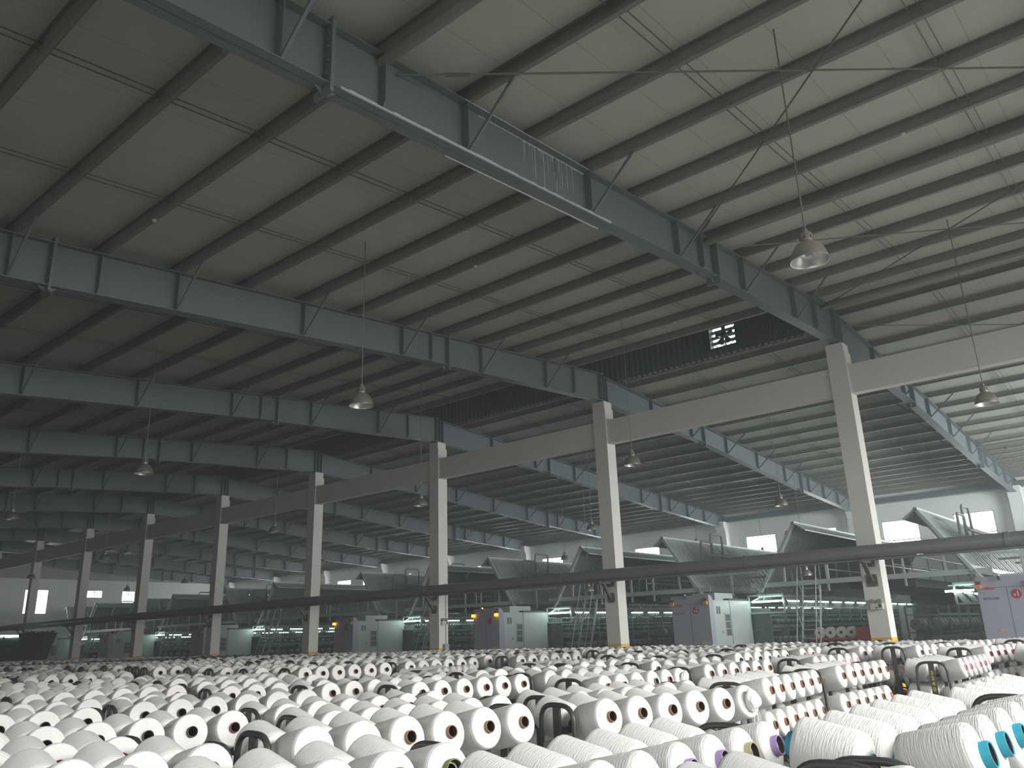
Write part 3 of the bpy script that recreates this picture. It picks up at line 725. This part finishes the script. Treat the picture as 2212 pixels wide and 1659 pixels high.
def beacons(r, lit, mid):
    for k, y in enumerate((.64, -.60)):
        b = empty('signal_beacon', (-.06, y, 2.42)); b.parent = r
        MB().box(-.05, .05, -.06, .06, 0, .11).build('amber_lens', M['amber'] if lit[k] else M['amber_off'], b)
        MB().box(-.05, .05, -.06, .06, .11, .2).build('red_lens', M['red_dark'], b)
    b = empty('spot_lamp', (-.07, .12, 2.70)); b.parent = r
    MB().lathe([(0, -.08), (.03, -.08), (.035, .02), (0, .03)], 12, axis='z').build('spot_body', M['dark'], b, smooth=True)
    MB().lathe([(0, .03), (.03, .03), (.025, .07), (0, .08)], 12, axis='z').build('spot_lens', M['amber'] if mid else M['white_plastic'], b, smooth=True)
mach0 = make_machine()
mlabs = ['texturing machine with lilac cabinet marked V1, cut off by the right edge', 'texturing machine with lilac cabinet marked V2 and a tall window slot', 'texturing machine whose cabinet has lit amber beacons on both corners', 'texturing machine with one lit orange beacon, left of the third nearest column', 'texturing machine partly hidden by the fifth nearest column', 'dim texturing machine between the sixth and seventh nearest columns', 'dim texturing machine at the far left end of the row']
for i, yc in enumerate(MYC):
    o = mach0 if i == 0 else dup(mach0)
    o.location = (MX, yc, 0); tag(o, mlabs[i], 'textile machine', 'texturing machines behind the columns')
for i, o in enumerate([q for q in bpy.data.objects if q.name.startswith('texturing_machine')]):
    lit = {2: (1, 1), 3: (1, 0)}.get(i, (0, 0)); beacons(o, lit, i == 2)
    bd = empty('number_badge', (0, -.20, 2.255)); bd.parent = o
    MB().lathe([(0, -.006), (.118, -.006), (.118, 0)], 32, axis='x').build('badge_disc', M['red'], bd)
    if i < 2:
        rot = (PI/2, 0, -PI/2)
        text_mesh('v', .16, M['pinktxt'], bd, (-.008, .045, -.06), rot, 'badge_letter', bold=.002)
        text_mesh('12'[i], .20, M['pinktxt'], bd, (-.008, -.035, -.055), rot, 'badge_digit', bold=.004)
        text_mesh('oerlikon', .10, M['redtxt'], o, (-.004, .62, 2.40), rot, 'maker_lettering', align='LEFT', bold=.003)
        text_mesh('barmag', .055, M['pinktxt'], o, (-.004, .62, 2.31), rot, 'small_lettering', align='LEFT')
        text_mesh('MCR-1000', .085, M['greytxt'], o, (-.004, .58, 2.14), rot, 'model_lettering', align='LEFT', bold=.001)

# walkways over the aisles and the ladders up to them
def make_walkway(w_):
    r = empty('walkway', (0, 0, 0)); h = w_/2
    MB().box(0, 15.2, -1.0, 1.0, 3.0, 3.05).build('deck', M['mmid'], r)
    MB().box(-.06, .02, -h, h, 2.98, 3.14).build('end_beam', M['mgreen'], r)
    for y in (-1.35, -.35, 1.1):
        MB().box(-.03, .03, y-.03, y+.03, 2.75, 3.85).build('post', M['mgreen'], r)
    for s in (-1, 1):
        mb = MB()
        for z in (3.45, 3.85): mb.tube([(0, s*1.05, z), (15.2, s*1.05, z)], .02, 6)
        for k in range(8): mb.tube([(k*2.15, s*1.05, 3.05), (k*2.15, s*1.05, 3.85)], .02, 6)
        mb.build('railing', M['mgreen'], r)
    MB().tube([(0, -1.35, 3.83), (0, 1.1, 3.83)], .02, 6).build('end_rail', M['mgreen'], r)
    mb = MB().box(.1, 15.2, -1.6, -.9, 2.72, 2.98).box(.1, 15.2, .5, 1.7, 2.8, 2.98)
    mb.tube([(.2, -.2, 2.8), (15.1, -.2, 2.8)], .09, 10).build('cable_trays', M['mdark'], r)
    MB().box(15.1, 15.2, -2.6, 2.6, 0, 2.98).build('dark_end_sheet', M['mdark'], r)  # dark sheet added to darken the pale wall at the aisle end
    return r
def make_ladder():
    r = empty('steep_ladder', (0, 0, 0))
    for s in (-1, 1):
        MB().bar((-1.0, s*.3, 0), (.1, s*.3, 3.1), .035, .09, up=(1, 0, 0)).build('stringer', M['mgreen'], r)
        mb = MB().tube([(-1.25, s*.32, .5), (-.15, s*.32, 3.75), (.1, s*.32, 3.8), (.12, s*.32, 3.1)], .018, 8)
        for q in (.15, .5, .85): mb.tube([(-1.0+1.1*q, s*.3, 3.1*q), (-1.25+1.1*q, s*.32, .5+3.25*q)], .012, 6)
        mb.build('handrail', M['mgreen'], r, smooth=True)
    for k in range(11):
        q = (k+.6)/11.5; MB().box(-1.0+1.1*q-.06, -1.0+1.1*q+.08, -.3, .3, 3.1*q, 3.1*q+.025).build('tread', M['mgreen'], r)
    return r
wk0 = ld0 = None
for i in range(0, 6):
    a, b = MYC[i], MYC[i+1]; c = (a+b)/2
    o = make_walkway(b-a-1.6); o.location = (28.2, c, 0)
    tag(o, 'raised walkway with railings between the %s and %s texturing machines' % (ORD[i], ORD[i+1]), 'walkway', 'walkways over the machine aisles')
    o = make_ladder() if ld0 is None else dup(ld0); ld0 = ld0 or o
    o.location = (28.15, MYC[i+1]-2.95, 0); tag(o, 'steep pale ladder up to the walkway beside the %s texturing machine' % ORD[i+1], 'ladder', 'ladders up to the walkways')

def make_creel():
    r = empty('yarn_creel', (0, 0, 0)); mb = MB()
    for k in range(11):
        x = k*1.4
        mb.box(x, x+.05, -.5, -.45, 0, 2.15).box(x, x+.05, .45, .5, 0, 2.15).box(x, x+.05, -.5, .5, 2.1, 2.15)
    for z in (.2, .75, 1.3, 1.85):
        for y in (-.5, .46): mb.box(0, 14.05, y, y+.04, z, z+.04)
    mb.build('creel_frame', M['mmid'], r)
    mb = MB()
    for k in range(28):
        for z in (.48, 1.03, 1.58):
            for y in (-.26, .26): mb.lathe([(.05, -.10), (.17, -.09), (.185, -.07), (.185, .07), (.17, .09), (.05, .10)], 14, (.25+k*.49, y, z), 'x')
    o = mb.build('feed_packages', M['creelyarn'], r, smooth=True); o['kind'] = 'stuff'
    return r
M['creelyarn'] = mat('grey_feed_yarn', (.20, .22, .21), .6, 0, .35, 1.5)  # dark grey-green yarn, mottled
cr0 = None
for i in range(6):
    o = make_creel() if cr0 is None else dup(cr0); cr0 = cr0 or o
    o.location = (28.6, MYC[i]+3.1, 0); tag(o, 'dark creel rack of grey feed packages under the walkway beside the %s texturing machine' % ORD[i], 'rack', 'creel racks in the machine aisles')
def ray_at_x(u, v, X):
    d = CF+CR*((u-1106)/FPX)-CU*((v-829.5)/FPX); return CAMP+d*(X/d.x)
# red trolley with large white packages in the aisle between the first two machines
p = ray_at_x(1810, 1378, 28.9)
r = empty('red_trolley', (28.9, p.y, 0), label='red trolley in the aisle beside the nearest column, carrying large packages', cat='trolley')
MB().box(-.5, .5, -.75, .75, p.z-.06, p.z).build('red_shelf', M['red'], r); MB().box(-.45, .45, -1.05, -.78, .3, p.z+.32).build('red_box', M['red'], r)
mb = MB()
for a in (-.45, .42):
    for b in (-.7, .67): mb.box(a, a+.04, b, b+.04, .1, p.z-.05)
mb.build('legs', M['mdark'], r)
for k, dy in enumerate((.50, .14, -.22, -.56)):
    mb = MB().lathe([(.05, -.10), (.17, -.10), (.18, -.09), (.18, .09), (.17, .10), (.05, .10)], 24, axis='x')
    o = mb.build('large_yarn_package', M['yarn'], smooth=True, label='large white disc-like yarn package on the red trolley, %s from the left' % ORD[k], cat='yarn package', group='large packages on the red trolley')
    o.location = (28.75, p.y+dy, p.z+.18)
    MB().lathe([(.05, -.11), (.035, -.11), (.035, .11), (.05, .11)], 16, axis='x').build('paper_tube', M['t_dark'], o, smooth=True)
# hoods with strip lights and a black hopper at the far left
for k, (u, v, w_) in enumerate(((8, 1388, 1.6), (42, 1388, 1.6))):
    p = ray_at_x(u, v, 19.0)
    r = empty('inspection_hood', (p.x, p.y, 0), R(35), label=['dark inspection hood with a strip light at the left edge of the picture', 'dark inspection hood with a strip light, second from the left edge'][k], cat='inspection hood', group='inspection hoods at the far left')
    MB().hexa([(-.3, -.5, .9), (.3, -.5, .9), (.3, .5, .9), (-.3, .5, .9), (-.4, -.8, p.z+.35), (.4, -.8, p.z+.35), (.4, .8, p.z+.35), (-.4, .8, p.z+.35)]).box(-.3, .3, -.5, .5, 0, .9).build('hood', M['mdark'], r)
    MB().box(-.46, -.41, -.62, .62, p.z+.30, p.z+.42).build('light_tube', M['tube_light'], r)
p = ray_at_x(80, 1385, 19.2)
r = empty('black_hopper', (p.x, p.y, 0), R(35), label='black tapered hopper heaped with dark waste at the far left', cat='hopper')
MB().hexa([(-.3, -.3, .6), (.3, -.3, .6), (.3, .3, .6), (-.3, .3, .6), (-.5, -.85, p.z+.45), (.5, -.85, p.z+.45), (.5, .85, p.z+.45), (-.5, .85, p.z+.45)]).box(-.3, .3, -.3, .3, 0, .6).build('hopper_body', M['dark'], r)
mb = MB(); random.seed(5)
for k in range(60): x, y = random.uniform(-.42, .42), random.uniform(-.78, .78); mb.tube([(x, y, p.z+.4), (x+random.uniform(-.06, .06), y+random.uniform(-.08, .08), p.z+.48+random.random()*.08)], .025, 5)
mb.build('waste_heap', M['dark'], r)

# ------------------------------------------------------------------ yarn trolleys and packages
PITCH, PRAD, TILT = .325, .136, R(12)
TIERS = [1.0, .66, .32]
def yarn_profile(n=24):
    Rr = PRAD
    return [(.034, -.172), (.06, -.170), (Rr*.84, -.150), (Rr*.95, -.138), (Rr, -.115), (Rr, .122), (Rr*.985, .138), (Rr*.93, .150), (.06, .166), (.034, .168)]
def make_cart_parts():
    r = empty('yarn_trolley', (0, 0, 0))
    mb = MB().box(-.95, .95, -.36, -.31, .13, .18).box(-.95, .95, .31, .36, .13, .18)
    for x in (-.92, 0, .88): mb.box(x, x+.05, -.36, .36, .13, .18)
    for z in (.30, .64, .96): mb.box(-.95, .95, -.03, .03, z-.025, z+.025)
    for x in (-.31, .31): mb.box(x-.02, x+.02, -.02, .02, .15, .98)
    mb.build('frame', M['cart'], r)
    mb = MB()
    for z in TIERS:
        for k in range(6):
            x = (k-2.5)*PITCH
            for s in (-1, 1): mb.tube([(x, s*.02, z-.05), (x, s*.36, z-.05+.34*math.tan(TILT))], .016, 5)
    mb.build('peg_rack', M['cart'], r)
    for s in (-1, 1):
        x = s*1.0; pts = [(x, -.22, .15), (x, -.205, .85)]
        for k in range(17): a = PI-k*PI/16; cc, ss = math.cos(a), math.sin(a); pts.append((x, .195*math.copysign(abs(cc)**.62, cc), .97+.18*abs(ss)**.62))
        pts += [(x, .205, .85), (x, .22, .15)]
        MB().tube(pts, .0195, 10).build('handle', M['cart'], r, smooth=True)
        MB().box(x-.012, x+.012, -.036, .036, .15, 1.15).bar((x, 0, .55), (x-s*.06, .0, .55), .03).build('post', M['cart'], r)
    return r
cart0 = make_cart_parts()
caster_me = MB().lathe([(0, -.02), (.06, -.02), (.065, 0), (.06, .02), (0, .02)], 12, axis='y').mesh('caster', M['dark'], True)

FACE_Z = 1.02
def pix_to_plane(u, v, z):
    d = CF+CR*((u-1106)/FPX)-CU*((v-829.5)/FPX); return CAMP+d*((z-1.6)/d.z)
# trolleys measured from the photo: x, y, angle, height offset, tube colour, yarn, description
MAN = [   # x, y, angle, height factor, length factor, tube, yarn, description
 (6.18, 3.79, -13, .975, 1, 'brown', 'yarn', 'trolley at lower centre-right whose packages show brown tubes with stray threads'),
 (8.64, 5.69, -1, 1.0, 1, 'mauve', 'yarn', 'trolley with mauve tubes behind the two dark looped handles, centre right'),
 (9.12, 4.12, 4, .955, 1, 'brown', 'yarn', 'trolley with brown tubes showing two full tiers, lower right'),
 (11.46, 4.11, -1, .97, 1, 'brown', 'yarn', 'trolley with brown tubes in two tiers, just right of the other brown-tubed trolley'),
 (13.72, 3.27, 1, .96, 1, 'pink', 'yarn_silver', 'trolley with pink tubes near the right edge'),
 (5.34, 6.71, -6, .94, 1, 'brown', 'yarn', 'trolley left of centre whose front row shows five dark brown tubes'),
 (8.91, 9.94, 6, .96, 1, 'dark', 'yarn_silver', 'trolley with silvery packages and dark tubes, upper centre of the yarn field'),
 (6.75, 9.9, -8, .965, 1, 'grey', 'yarn', 'trolley with grey tubes left of the silvery row'),
 (6.66, 15.74, 0, .93, 1, 'dark', 'yarn', 'trolley with black tubes in the left middle distance'),
 (4.26, 9.72, -4, .95, 1, 'dark', 'yarn', 'trolley with dark tubes and a waste bundle at the left'),
 (2.98, 6.54, -8, .955, 1, 'maroon', 'yarn', 'trolley at lower left ending in a package with a crimson tube'),
 (3.89, 4.37, -6, .985, 1, 'brown', 'yarn', 'trolley at lower centre ending in two big packages with tan tubes'),
 (4.88, 1.27, 0, 1.03, 1.1, 'teal', 'yarn_x', 'trolley in the lower right corner with large teal tubes'),
 (3.80, 2.72, 0, .935, 1, 'purple', 'yarn_x', 'trolley at bottom centre-right with large purple and khaki tubes'),
 (2.30, 3.42, -6, .945, 1, 'olive', 'yarn', 'trolley at the bottom edge ending in a package with an olive tube'),
 (1.62, 5.42, -6, .95, 1, 'maroon', 'yarn', 'trolley in the lower left corner with crimson tubes'),
 (1.64, 4.43, -6, .96, 1, 'dark', 'yarn', 'trolley cut off by the bottom edge at the left'),
 (7.42, 1.22, 0, 1.0, 1.05, 'grey', 'yarn_x', 'trolley at right edge whose packages show rounded shoulders, behind the teal-tubed one'),
 (11.3, 5.75, -4, 1.0, 1, 'brown', 'yarn_silver', 'trolley with mixed tubes behind the looped handle at right'),
 (13.9, 5.3, -2, 1.0, 1, 'pink', 'yarn_silver', 'trolley with wrapped silvery packages left of the pink-tubed one'),
 (10.75, 10.75, 24, .985, 1, 'maroon', 'yarn_silver', 'silvery trolley seen edge-on with maroon tubes, centre'),
 (12.9, 9.9, 8, 1.0, 1, 'grey', 'yarn_silver', 'silvery trolley with grey tubes right of the edge-on one'),
]
KEEP_OUT = [(5.0, 12.6, 1.75, 3.50), (9.4, 13.4, 8.3, 9.3)]   # open floor left free between trolleys
def corners(x, y, a, hl=1.02, hw=.47):
    c, s = math.cos(a), math.sin(a); return [(x+c*i*hl-s*j*hw, y+s*i*hl+c*j*hw) for i, j in ((-1, -1), (1, -1), (1, 1), (-1, 1))]
def overlap(p, q, tol=.0):
    for P_ in (p, q):
        for i in range(4):
            ax = (P_[(i+1) % 4][0]-P_[i][0], P_[(i+1) % 4][1]-P_[i][1]); L = math.hypot(*ax); ax = (ax[0]/L, ax[1]/L)
            a = [v[0]*ax[0]+v[1]*ax[1] for v in p]; b = [v[0]*ax[0]+v[1]*ax[1] for v in q]
            if max(a) < min(b)+tol or max(b) < min(a)+tol: return False
    return True
carts = []
def push_apart():
    for it in range(60):
        moved = False
        for i in range(len(carts)):
            for j in range(i):
                A, B = carts[i], carts[j]
                if (A['x']-B['x'])**2+(A['y']-B['y'])**2 > 6: continue
                if overlap(corners(A['x'], A['y'], A['a']), corners(B['x'], B['y'], B['a'])):
                    dx, dy = A['x']-B['x'], A['y']-B['y']
                    if abs(dy) > abs(dx)*.35: A['y'] += .02*(1 if dy > 0 else -1); B['y'] -= .02*(1 if dy > 0 else -1)
                    else: A['x'] += .02*(1 if dx > 0 else -1); B['x'] -= .02*(1 if dx > 0 else -1)
                    moved = True
        if not moved: break
for m_ in MAN: carts.append(dict(x=m_[0], y=m_[1], a=R(m_[2]), s=m_[3], sx=m_[4], tube=m_[5], yarn=m_[6], lab=m_[7], man=True))
push_apart()
random.seed(11)
g = R(-7); ex, ey = math.cos(g), math.sin(g)
for ri in range(-3, 48):
    for ci in range(-6, 9):
        off = random.uniform(-.1, .1)+(ri % 3)*.18
        bx = 6.95+ci*2.24*ex+off; by = 4.3+ri*1.03+ci*2.24*ey
        by += random.uniform(-.03, .03)
        a = g+R(random.uniform(-3, 3))
        for (dx, dy) in ((0, 0), (.25, 0), (-.25, 0), (.5, 0), (-.5, 0), (0, .2), (0, -.2), (.3, .25), (-.3, -.25), (.4, -.3), (-.4, .3), (0, .4), (0, -.4)):
            x, y = bx+dx, by+dy
            if x > 19.3 or x < .4 or y < .5 or y > 47: continue
            pr = project((x, y, 1.1))
            if not pr or pr[2] < 2.4 or pr[0] < -150 or pr[0] > 2212+260 or pr[1] > 1659+170: continue
            if math.hypot(x, y) < 2.6 or any(k_[0] < x < k_[1] and k_[2] < y < k_[3] for k_ in KEEP_OUT): continue
            cc = corners(x, y, a)
            if any(overlap(cc, corners(q['x'], q['y'], q['a']), .01) for q in carts if abs(q['x']-x) < 2.6 and abs(q['y']-y) < 2.2): continue
            carts.append(dict(x=x, y=y, a=a, tube=random.choice(['dark', 'grey', 'dark', 'brown', 'maroon', 'grey']), yarn=random.choice(['yarn', 'yarn', 'yarn', 'yarn_silver']), lab=None, man=False, row=ri, col=ci)); break
for q in carts:
    q.setdefault('s', .965+max(0, min(.15, (math.hypot(q['x'], q['y'])-8)*.013))*(1 if q['x'] > 8 else .5)+random.uniform(-.015, .015)); q.setdefault('sx', 1)
for q in carts: q['d'] = project((q['x'], q['y'], 1.0))[2]
carts.sort(key=lambda q: q['d'])
carts = carts[:290]
# rows from the viewer, and position in the row from the left, for the labels
gen = [q for q in carts if not q['man']]
rows = sorted(set(q['row'] for q in gen))
for k, rr in enumerate(rows):
    rs = sorted([q for q in gen if q['row'] == rr], key=lambda q: q['x'])
    for j, q in enumerate(rs):
        place = 'alone' if len(rs) == 1 else 'at the left end' if j == 0 else 'at the right end' if j == len(rs)-1 else ordn(j)+' from the left'
        q['short'] = 'trolley row %s, %s' % (ordn(k), place)
        q['lab'] = 'dark trolley of white yarn packages, %s row back from the viewer, %s' % (ordn(k), place)
EMPTY = set()
for k, q in enumerate(carts):
    q['empty'] = (not q['man']) and q['y'] > 26 and q['x'] < 19 and random.random() < .45
    if q['empty']: q['lab'] = q['lab'].replace('trolley of white yarn packages', 'empty trolley among the yarn')
for q in carts:
    pr = project((q['x'], q['y'], 1.1))
    if not q['man'] and 28.3 < q['y'] < 31.6 and pr[0] < 760:
        q['yarn'] = 'yarn_black'; q['empty'] = False; q['lab'] = q['lab'].replace('dark trolley of white yarn packages', 'trolley of black yarn packages').replace('dark empty trolley among the yarn', 'trolley of black yarn packages')
M['t_inside'] = mat('shaded_tube_bore', (.055, .035, .028), .7)  # shade of the deep tube bore put into the colour
YM = {}
def yarn_mesh(key):
    if key not in YM: YM[key] = MB().lathe(yarn_profile(), 28, uv=True).mesh('yarn_winding', M[key], True)
    return YM[key]
TM = {}
def tube_mesh(key, big):
    if (key, big) not in TM:
        ro, ri_ = (.053, .045) if big else (.040, .033); e = .205 if big else .192
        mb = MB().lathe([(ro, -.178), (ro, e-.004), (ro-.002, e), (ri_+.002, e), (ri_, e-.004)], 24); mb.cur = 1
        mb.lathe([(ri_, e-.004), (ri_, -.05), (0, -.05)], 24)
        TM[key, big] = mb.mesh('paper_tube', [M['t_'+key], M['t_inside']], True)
    return TM[key, big]
tube_in = MB().lathe([(.001, -.02), (.03, -.02)], 12).mesh('tube_plug', M['dark'])
pk = []
for ci, q in enumerate(carts):
    if q['empty']: continue
    c, s = math.cos(q['a']), math.sin(q['a'])
    nt = 3 if q['d'] < 9 else 2 if q['d'] < 20 else 1
    for ti in range(nt):
        for side in (-1, 1):
            for k in range(6):
                if random.random() < .012 and not q['man']: continue
                lx = (k-2.5)*PITCH*q['sx']; ly = side*(.04+.180); lz = TIERS[ti]*q['s']-.015
                ax = Vector((0, side*math.cos(TILT), math.sin(TILT)))
                jx = random.uniform(-.006, .006); ly += side*random.uniform(0, .012)
                wp = Vector((q['x']+c*(lx+jx)-s*ly, q['y']+s*(lx+jx)+c*ly, lz+.026))
                wa = Vector((c*ax.x-s*ax.y, s*ax.x+c*ax.y, ax.z))
                pr = project(wp)
                if not pr: continue
                vis = -60 < pr[0] < 2212+60 and pr[1] < 1659+60
                pk.append(dict(p=wp, a=wa, k=k, t=ti, side=side, c=ci, d=pr[2], vis=vis, u=pr[0], v=pr[1]))
# which ones the picture shows: a coarse screen-space occlusion count, nearest first
G = 9; owner = {}; shown = {}
for j, q in enumerate(sorted([q for q in pk if q['vis']], key=lambda q: q['d'])):
    rad = FPX*PRAD/q['d']; n = 0; a = q['a']; off = [project(q['p']+a*e) for e in (-.12, 0, .12)]
    cells = set()
    for (u, v, _) in off:
        i0, i1 = int((u-rad)//G), int((u+rad)//G); j0, j1 = int((v-rad)//G), int((v+rad)//G)
        for i in range(i0, i1+1):
            for jj in range(j0, j1+1):
                cu, cv = (i+.5)*G, (jj+.5)*G
                if 0 <= cu < 2212 and 0 <= cv < 1659 and (cu-u)**2+(cv-v)**2 <= rad*rad: cells.add((i, jj))
    new = [c_ for c_ in cells if c_ not in owner]
    for c_ in new: owner[c_] = 1
    q['area'] = len(new)
for q in pk: q.setdefault('area', 0)
pk.sort(key=lambda q: -q['area'])
SIDE = {-1: 'front', 1: 'back'}; TN = ['top', 'middle', 'bottom']
def rot_to(a):
    return a.to_track_quat('Z', 'Y')
for j, q in enumerate(pk[:296]):
    ct = carts[q['c']]
    o = bpy.data.objects.new('yarn_package', yarn_mesh(ct['yarn'])); C.objects.link(o)
    o.location = q['p']; o.rotation_mode = 'QUATERNION'; o.rotation_quaternion = rot_to(q['a'])@Vector((0, 0, 1)).rotation_difference(Vector((0, 0, 1)))
    big = ct['tube'] in ('teal', 'purple', 'olive')
    tb = ct['tube']
    if ct['lab'].startswith('trolley at lower left ending') and q['k'] != 5: tb = 'dark'
    if tb == 'purple' and q['k'] == 4: tb = 'khaki'
    t = bpy.data.objects.new('paper_tube', tube_mesh(tb, big)); C.objects.link(t); t.parent = o
    if tb not in ('dark', 'grey'): t['label'] = '%s paper tube' % {'maroon': 'crimson'}.get(tb, tb)
    where = ct['lab'].split(',')[0] if ct['man'] else ct['short']
    lab = 'white yarn package, %s from left, %s %s row, %s' % (ORD[q['k']], TN[q['t']], SIDE[q['side']], where)
    wd = lab.split()
    if len(wd) > 16:
        lab = 'white package, %s in %s %s row, %s' % (ORD[q['k']], TN[q['t']], SIDE[q['side']], where); wd = lab.split()
    tag(o, ' '.join(wd[:16]), 'yarn package', 'white yarn packages on the nearer trolleys')
    q['obj'] = o
# everything farther or hidden: one mass of packages
def mass(items, name):
    import numpy as np
    out_v = []; out_f = []; mi = []; nv = 0
    mats = [M['yarn'], M['yarn_silver'], M['yarn_x'], M['t_dark'], M['t_grey'], M['t_brown'], M['t_maroon'], M['t_pink'], M['yarn_black']]
    mk = {'yarn': 0, 'yarn_silver': 1, 'yarn_x': 2, 'yarn_black': 8}; tk = {'dark': 3, 'grey': 4, 'brown': 5, 'maroon': 6, 'pink': 7, 'mauve': 6}
    protos = {}
    for n in (12, 20):
        a = MB().lathe(yarn_profile(), n, uv=True); b = MB().lathe([(.036, .15), (.036, .184), (.030, .184), (.030, .09), (.0, .09)], max(8, n//2))
        protos[n] = (np.array(a.v), a.f, np.array([a.uv[i] for i in range(len(a.f))]).reshape(-1, 2), np.array(b.v), b.f)
    uvs = []
    for q in items:
        n = 20 if q['d'] < 14 else 12
        va, fa, ua, vb, fb = protos[n]; Mx = np.array(rot_to(q['a']).to_matrix()); P_ = np.array(q['p']); ct = carts[q['c']]
        out_v.append(va@Mx.T+P_); out_f += [tuple(i+nv for i in f) for f in fa]; mi += [mk[ct['yarn']]]*len(fa); nv += len(va); uvs.append(ua)
        out_v.append(vb@Mx.T+P_); out_f += [tuple(i+nv for i in f) for f in fb]; mi += [tk.get(ct['tube'], 3)]*len(fb); nv += len(vb); uvs.append(np.zeros((len(fb)*4, 2)))
    me = bpy.data.meshes.new(name); me.from_pydata(np.concatenate(out_v).tolist(), [], out_f)
    for m_ in mats: me.materials.append(m_)
    me.polygons.foreach_set('material_index', mi); me.polygons.foreach_set('use_smooth', [True]*len(out_f))
    ul = me.uv_layers.new(name='UVMap'); ul.data.foreach_set('uv', np.concatenate(uvs).ravel()); me.update()
    o = bpy.data.objects.new(name, me); C.objects.link(o)
    tag(o, 'mass of white yarn packages on the farther trolleys, a band of black ones among them', 'yarn packages', 'yarn packages farther back', 'stuff')
mass(pk[296:], 'yarn_packages')
for i, q in enumerate(carts):
    o = cart0 if i == 0 else dup(cart0)
    o.location = (q['x'], q['y'], 0); o.rotation_euler = (0, 0, q['a']); o.scale = (q['sx'], 1, .92 if q['tube'] == 'teal' else q['s']*.98)
    tag(o, q['lab'], 'trolley', 'dark steel yarn trolleys')
    if q['d'] < 9:
        for a in (-.85, .85):
            for b in (-.33, .33):
                cst = bpy.data.objects.new('caster', caster_me); C.objects.link(cst); cst.parent = o; cst.location = (a, b, .066)
    q['obj'] = o
# yellow stencilled numbers on three trolley posts
def stencil(ct, txt):
    o = ct['obj']
    for k, ch in enumerate(txt): text_mesh(ch, .075, M['yellowtxt'], o, (-1.0135, 0, .98-k*.075), (PI/2, 0, -PI/2), 'stencilled_digit', ext=.0008, bold=.003)
for lab, t in (('trolley with pink tubes', '3240'), ('trolley with brown tubes in two', '0471'), ('silvery trolley seen edge', '651')):
    for q in carts:
        if q['lab'].startswith(lab): stencil(q, t)
# bundles of loose waste yarn stuck on package ends
import mathutils
for (u, v, z, rr, lab) in ((266, 1549, 1.0, .085, 'crumpled yarn waste bundle on a package face at the left'), (842, 1487, 1.0, .085, 'fluffy yarn waste bundle at the left end of the silvery row'), (1618, 1521, 1.02, .08, 'tangled yarn waste bundle hanging on the brown-tubed row, lower right'), (1478, 1466, 1.03, .07, 'loose yarn waste bundle at the end of the mauve-tubed row')):
    p = pix_to_plane(u, v, z); best = min((q for q in pk if q['side'] < 0 and q['t'] == 0), key=lambda q: (project(q['p']+q['a']*.16)[0]-u)**2+(project(q['p']+q['a']*.16)[1]-v)**2)
    loc = best['p']+best['a']*.20
    bm = bmesh.new(); bmesh.ops.create_icosphere(bm, subdivisions=4, radius=rr)
    for vv in bm.verts:
        n_ = mathutils.noise.noise(vv.co*14+Vector((u, 0, 0)))*.022+mathutils.noise.noise(vv.co*40)*.008; vv.co += vv.co.normalized()*n_
    me = bpy.data.meshes.new('waste'); bm.to_mesh(me); bm.free(); me.materials.append(M['fluff']); me.polygons.foreach_set('use_smooth', [True]*len(me.polygons))
    o = bpy.data.objects.new('yarn_waste_bundle', me); C.objects.link(o); o.location = loc; o.scale = (1, .7, 1.1)
    tag(o, lab, 'yarn waste', 'yarn waste bundles on packages')
    mb = MB(); random.seed(u)
    for k in range(7): a = random.uniform(-.05, .05); mb.tube([(a, 0, 0), (a*1.4, -.03, -.12), (a*2+random.uniform(-.03, .03), -.02, -.3)], .0016, 4)
    mb.build('loose_threads', M['fluff'], o)
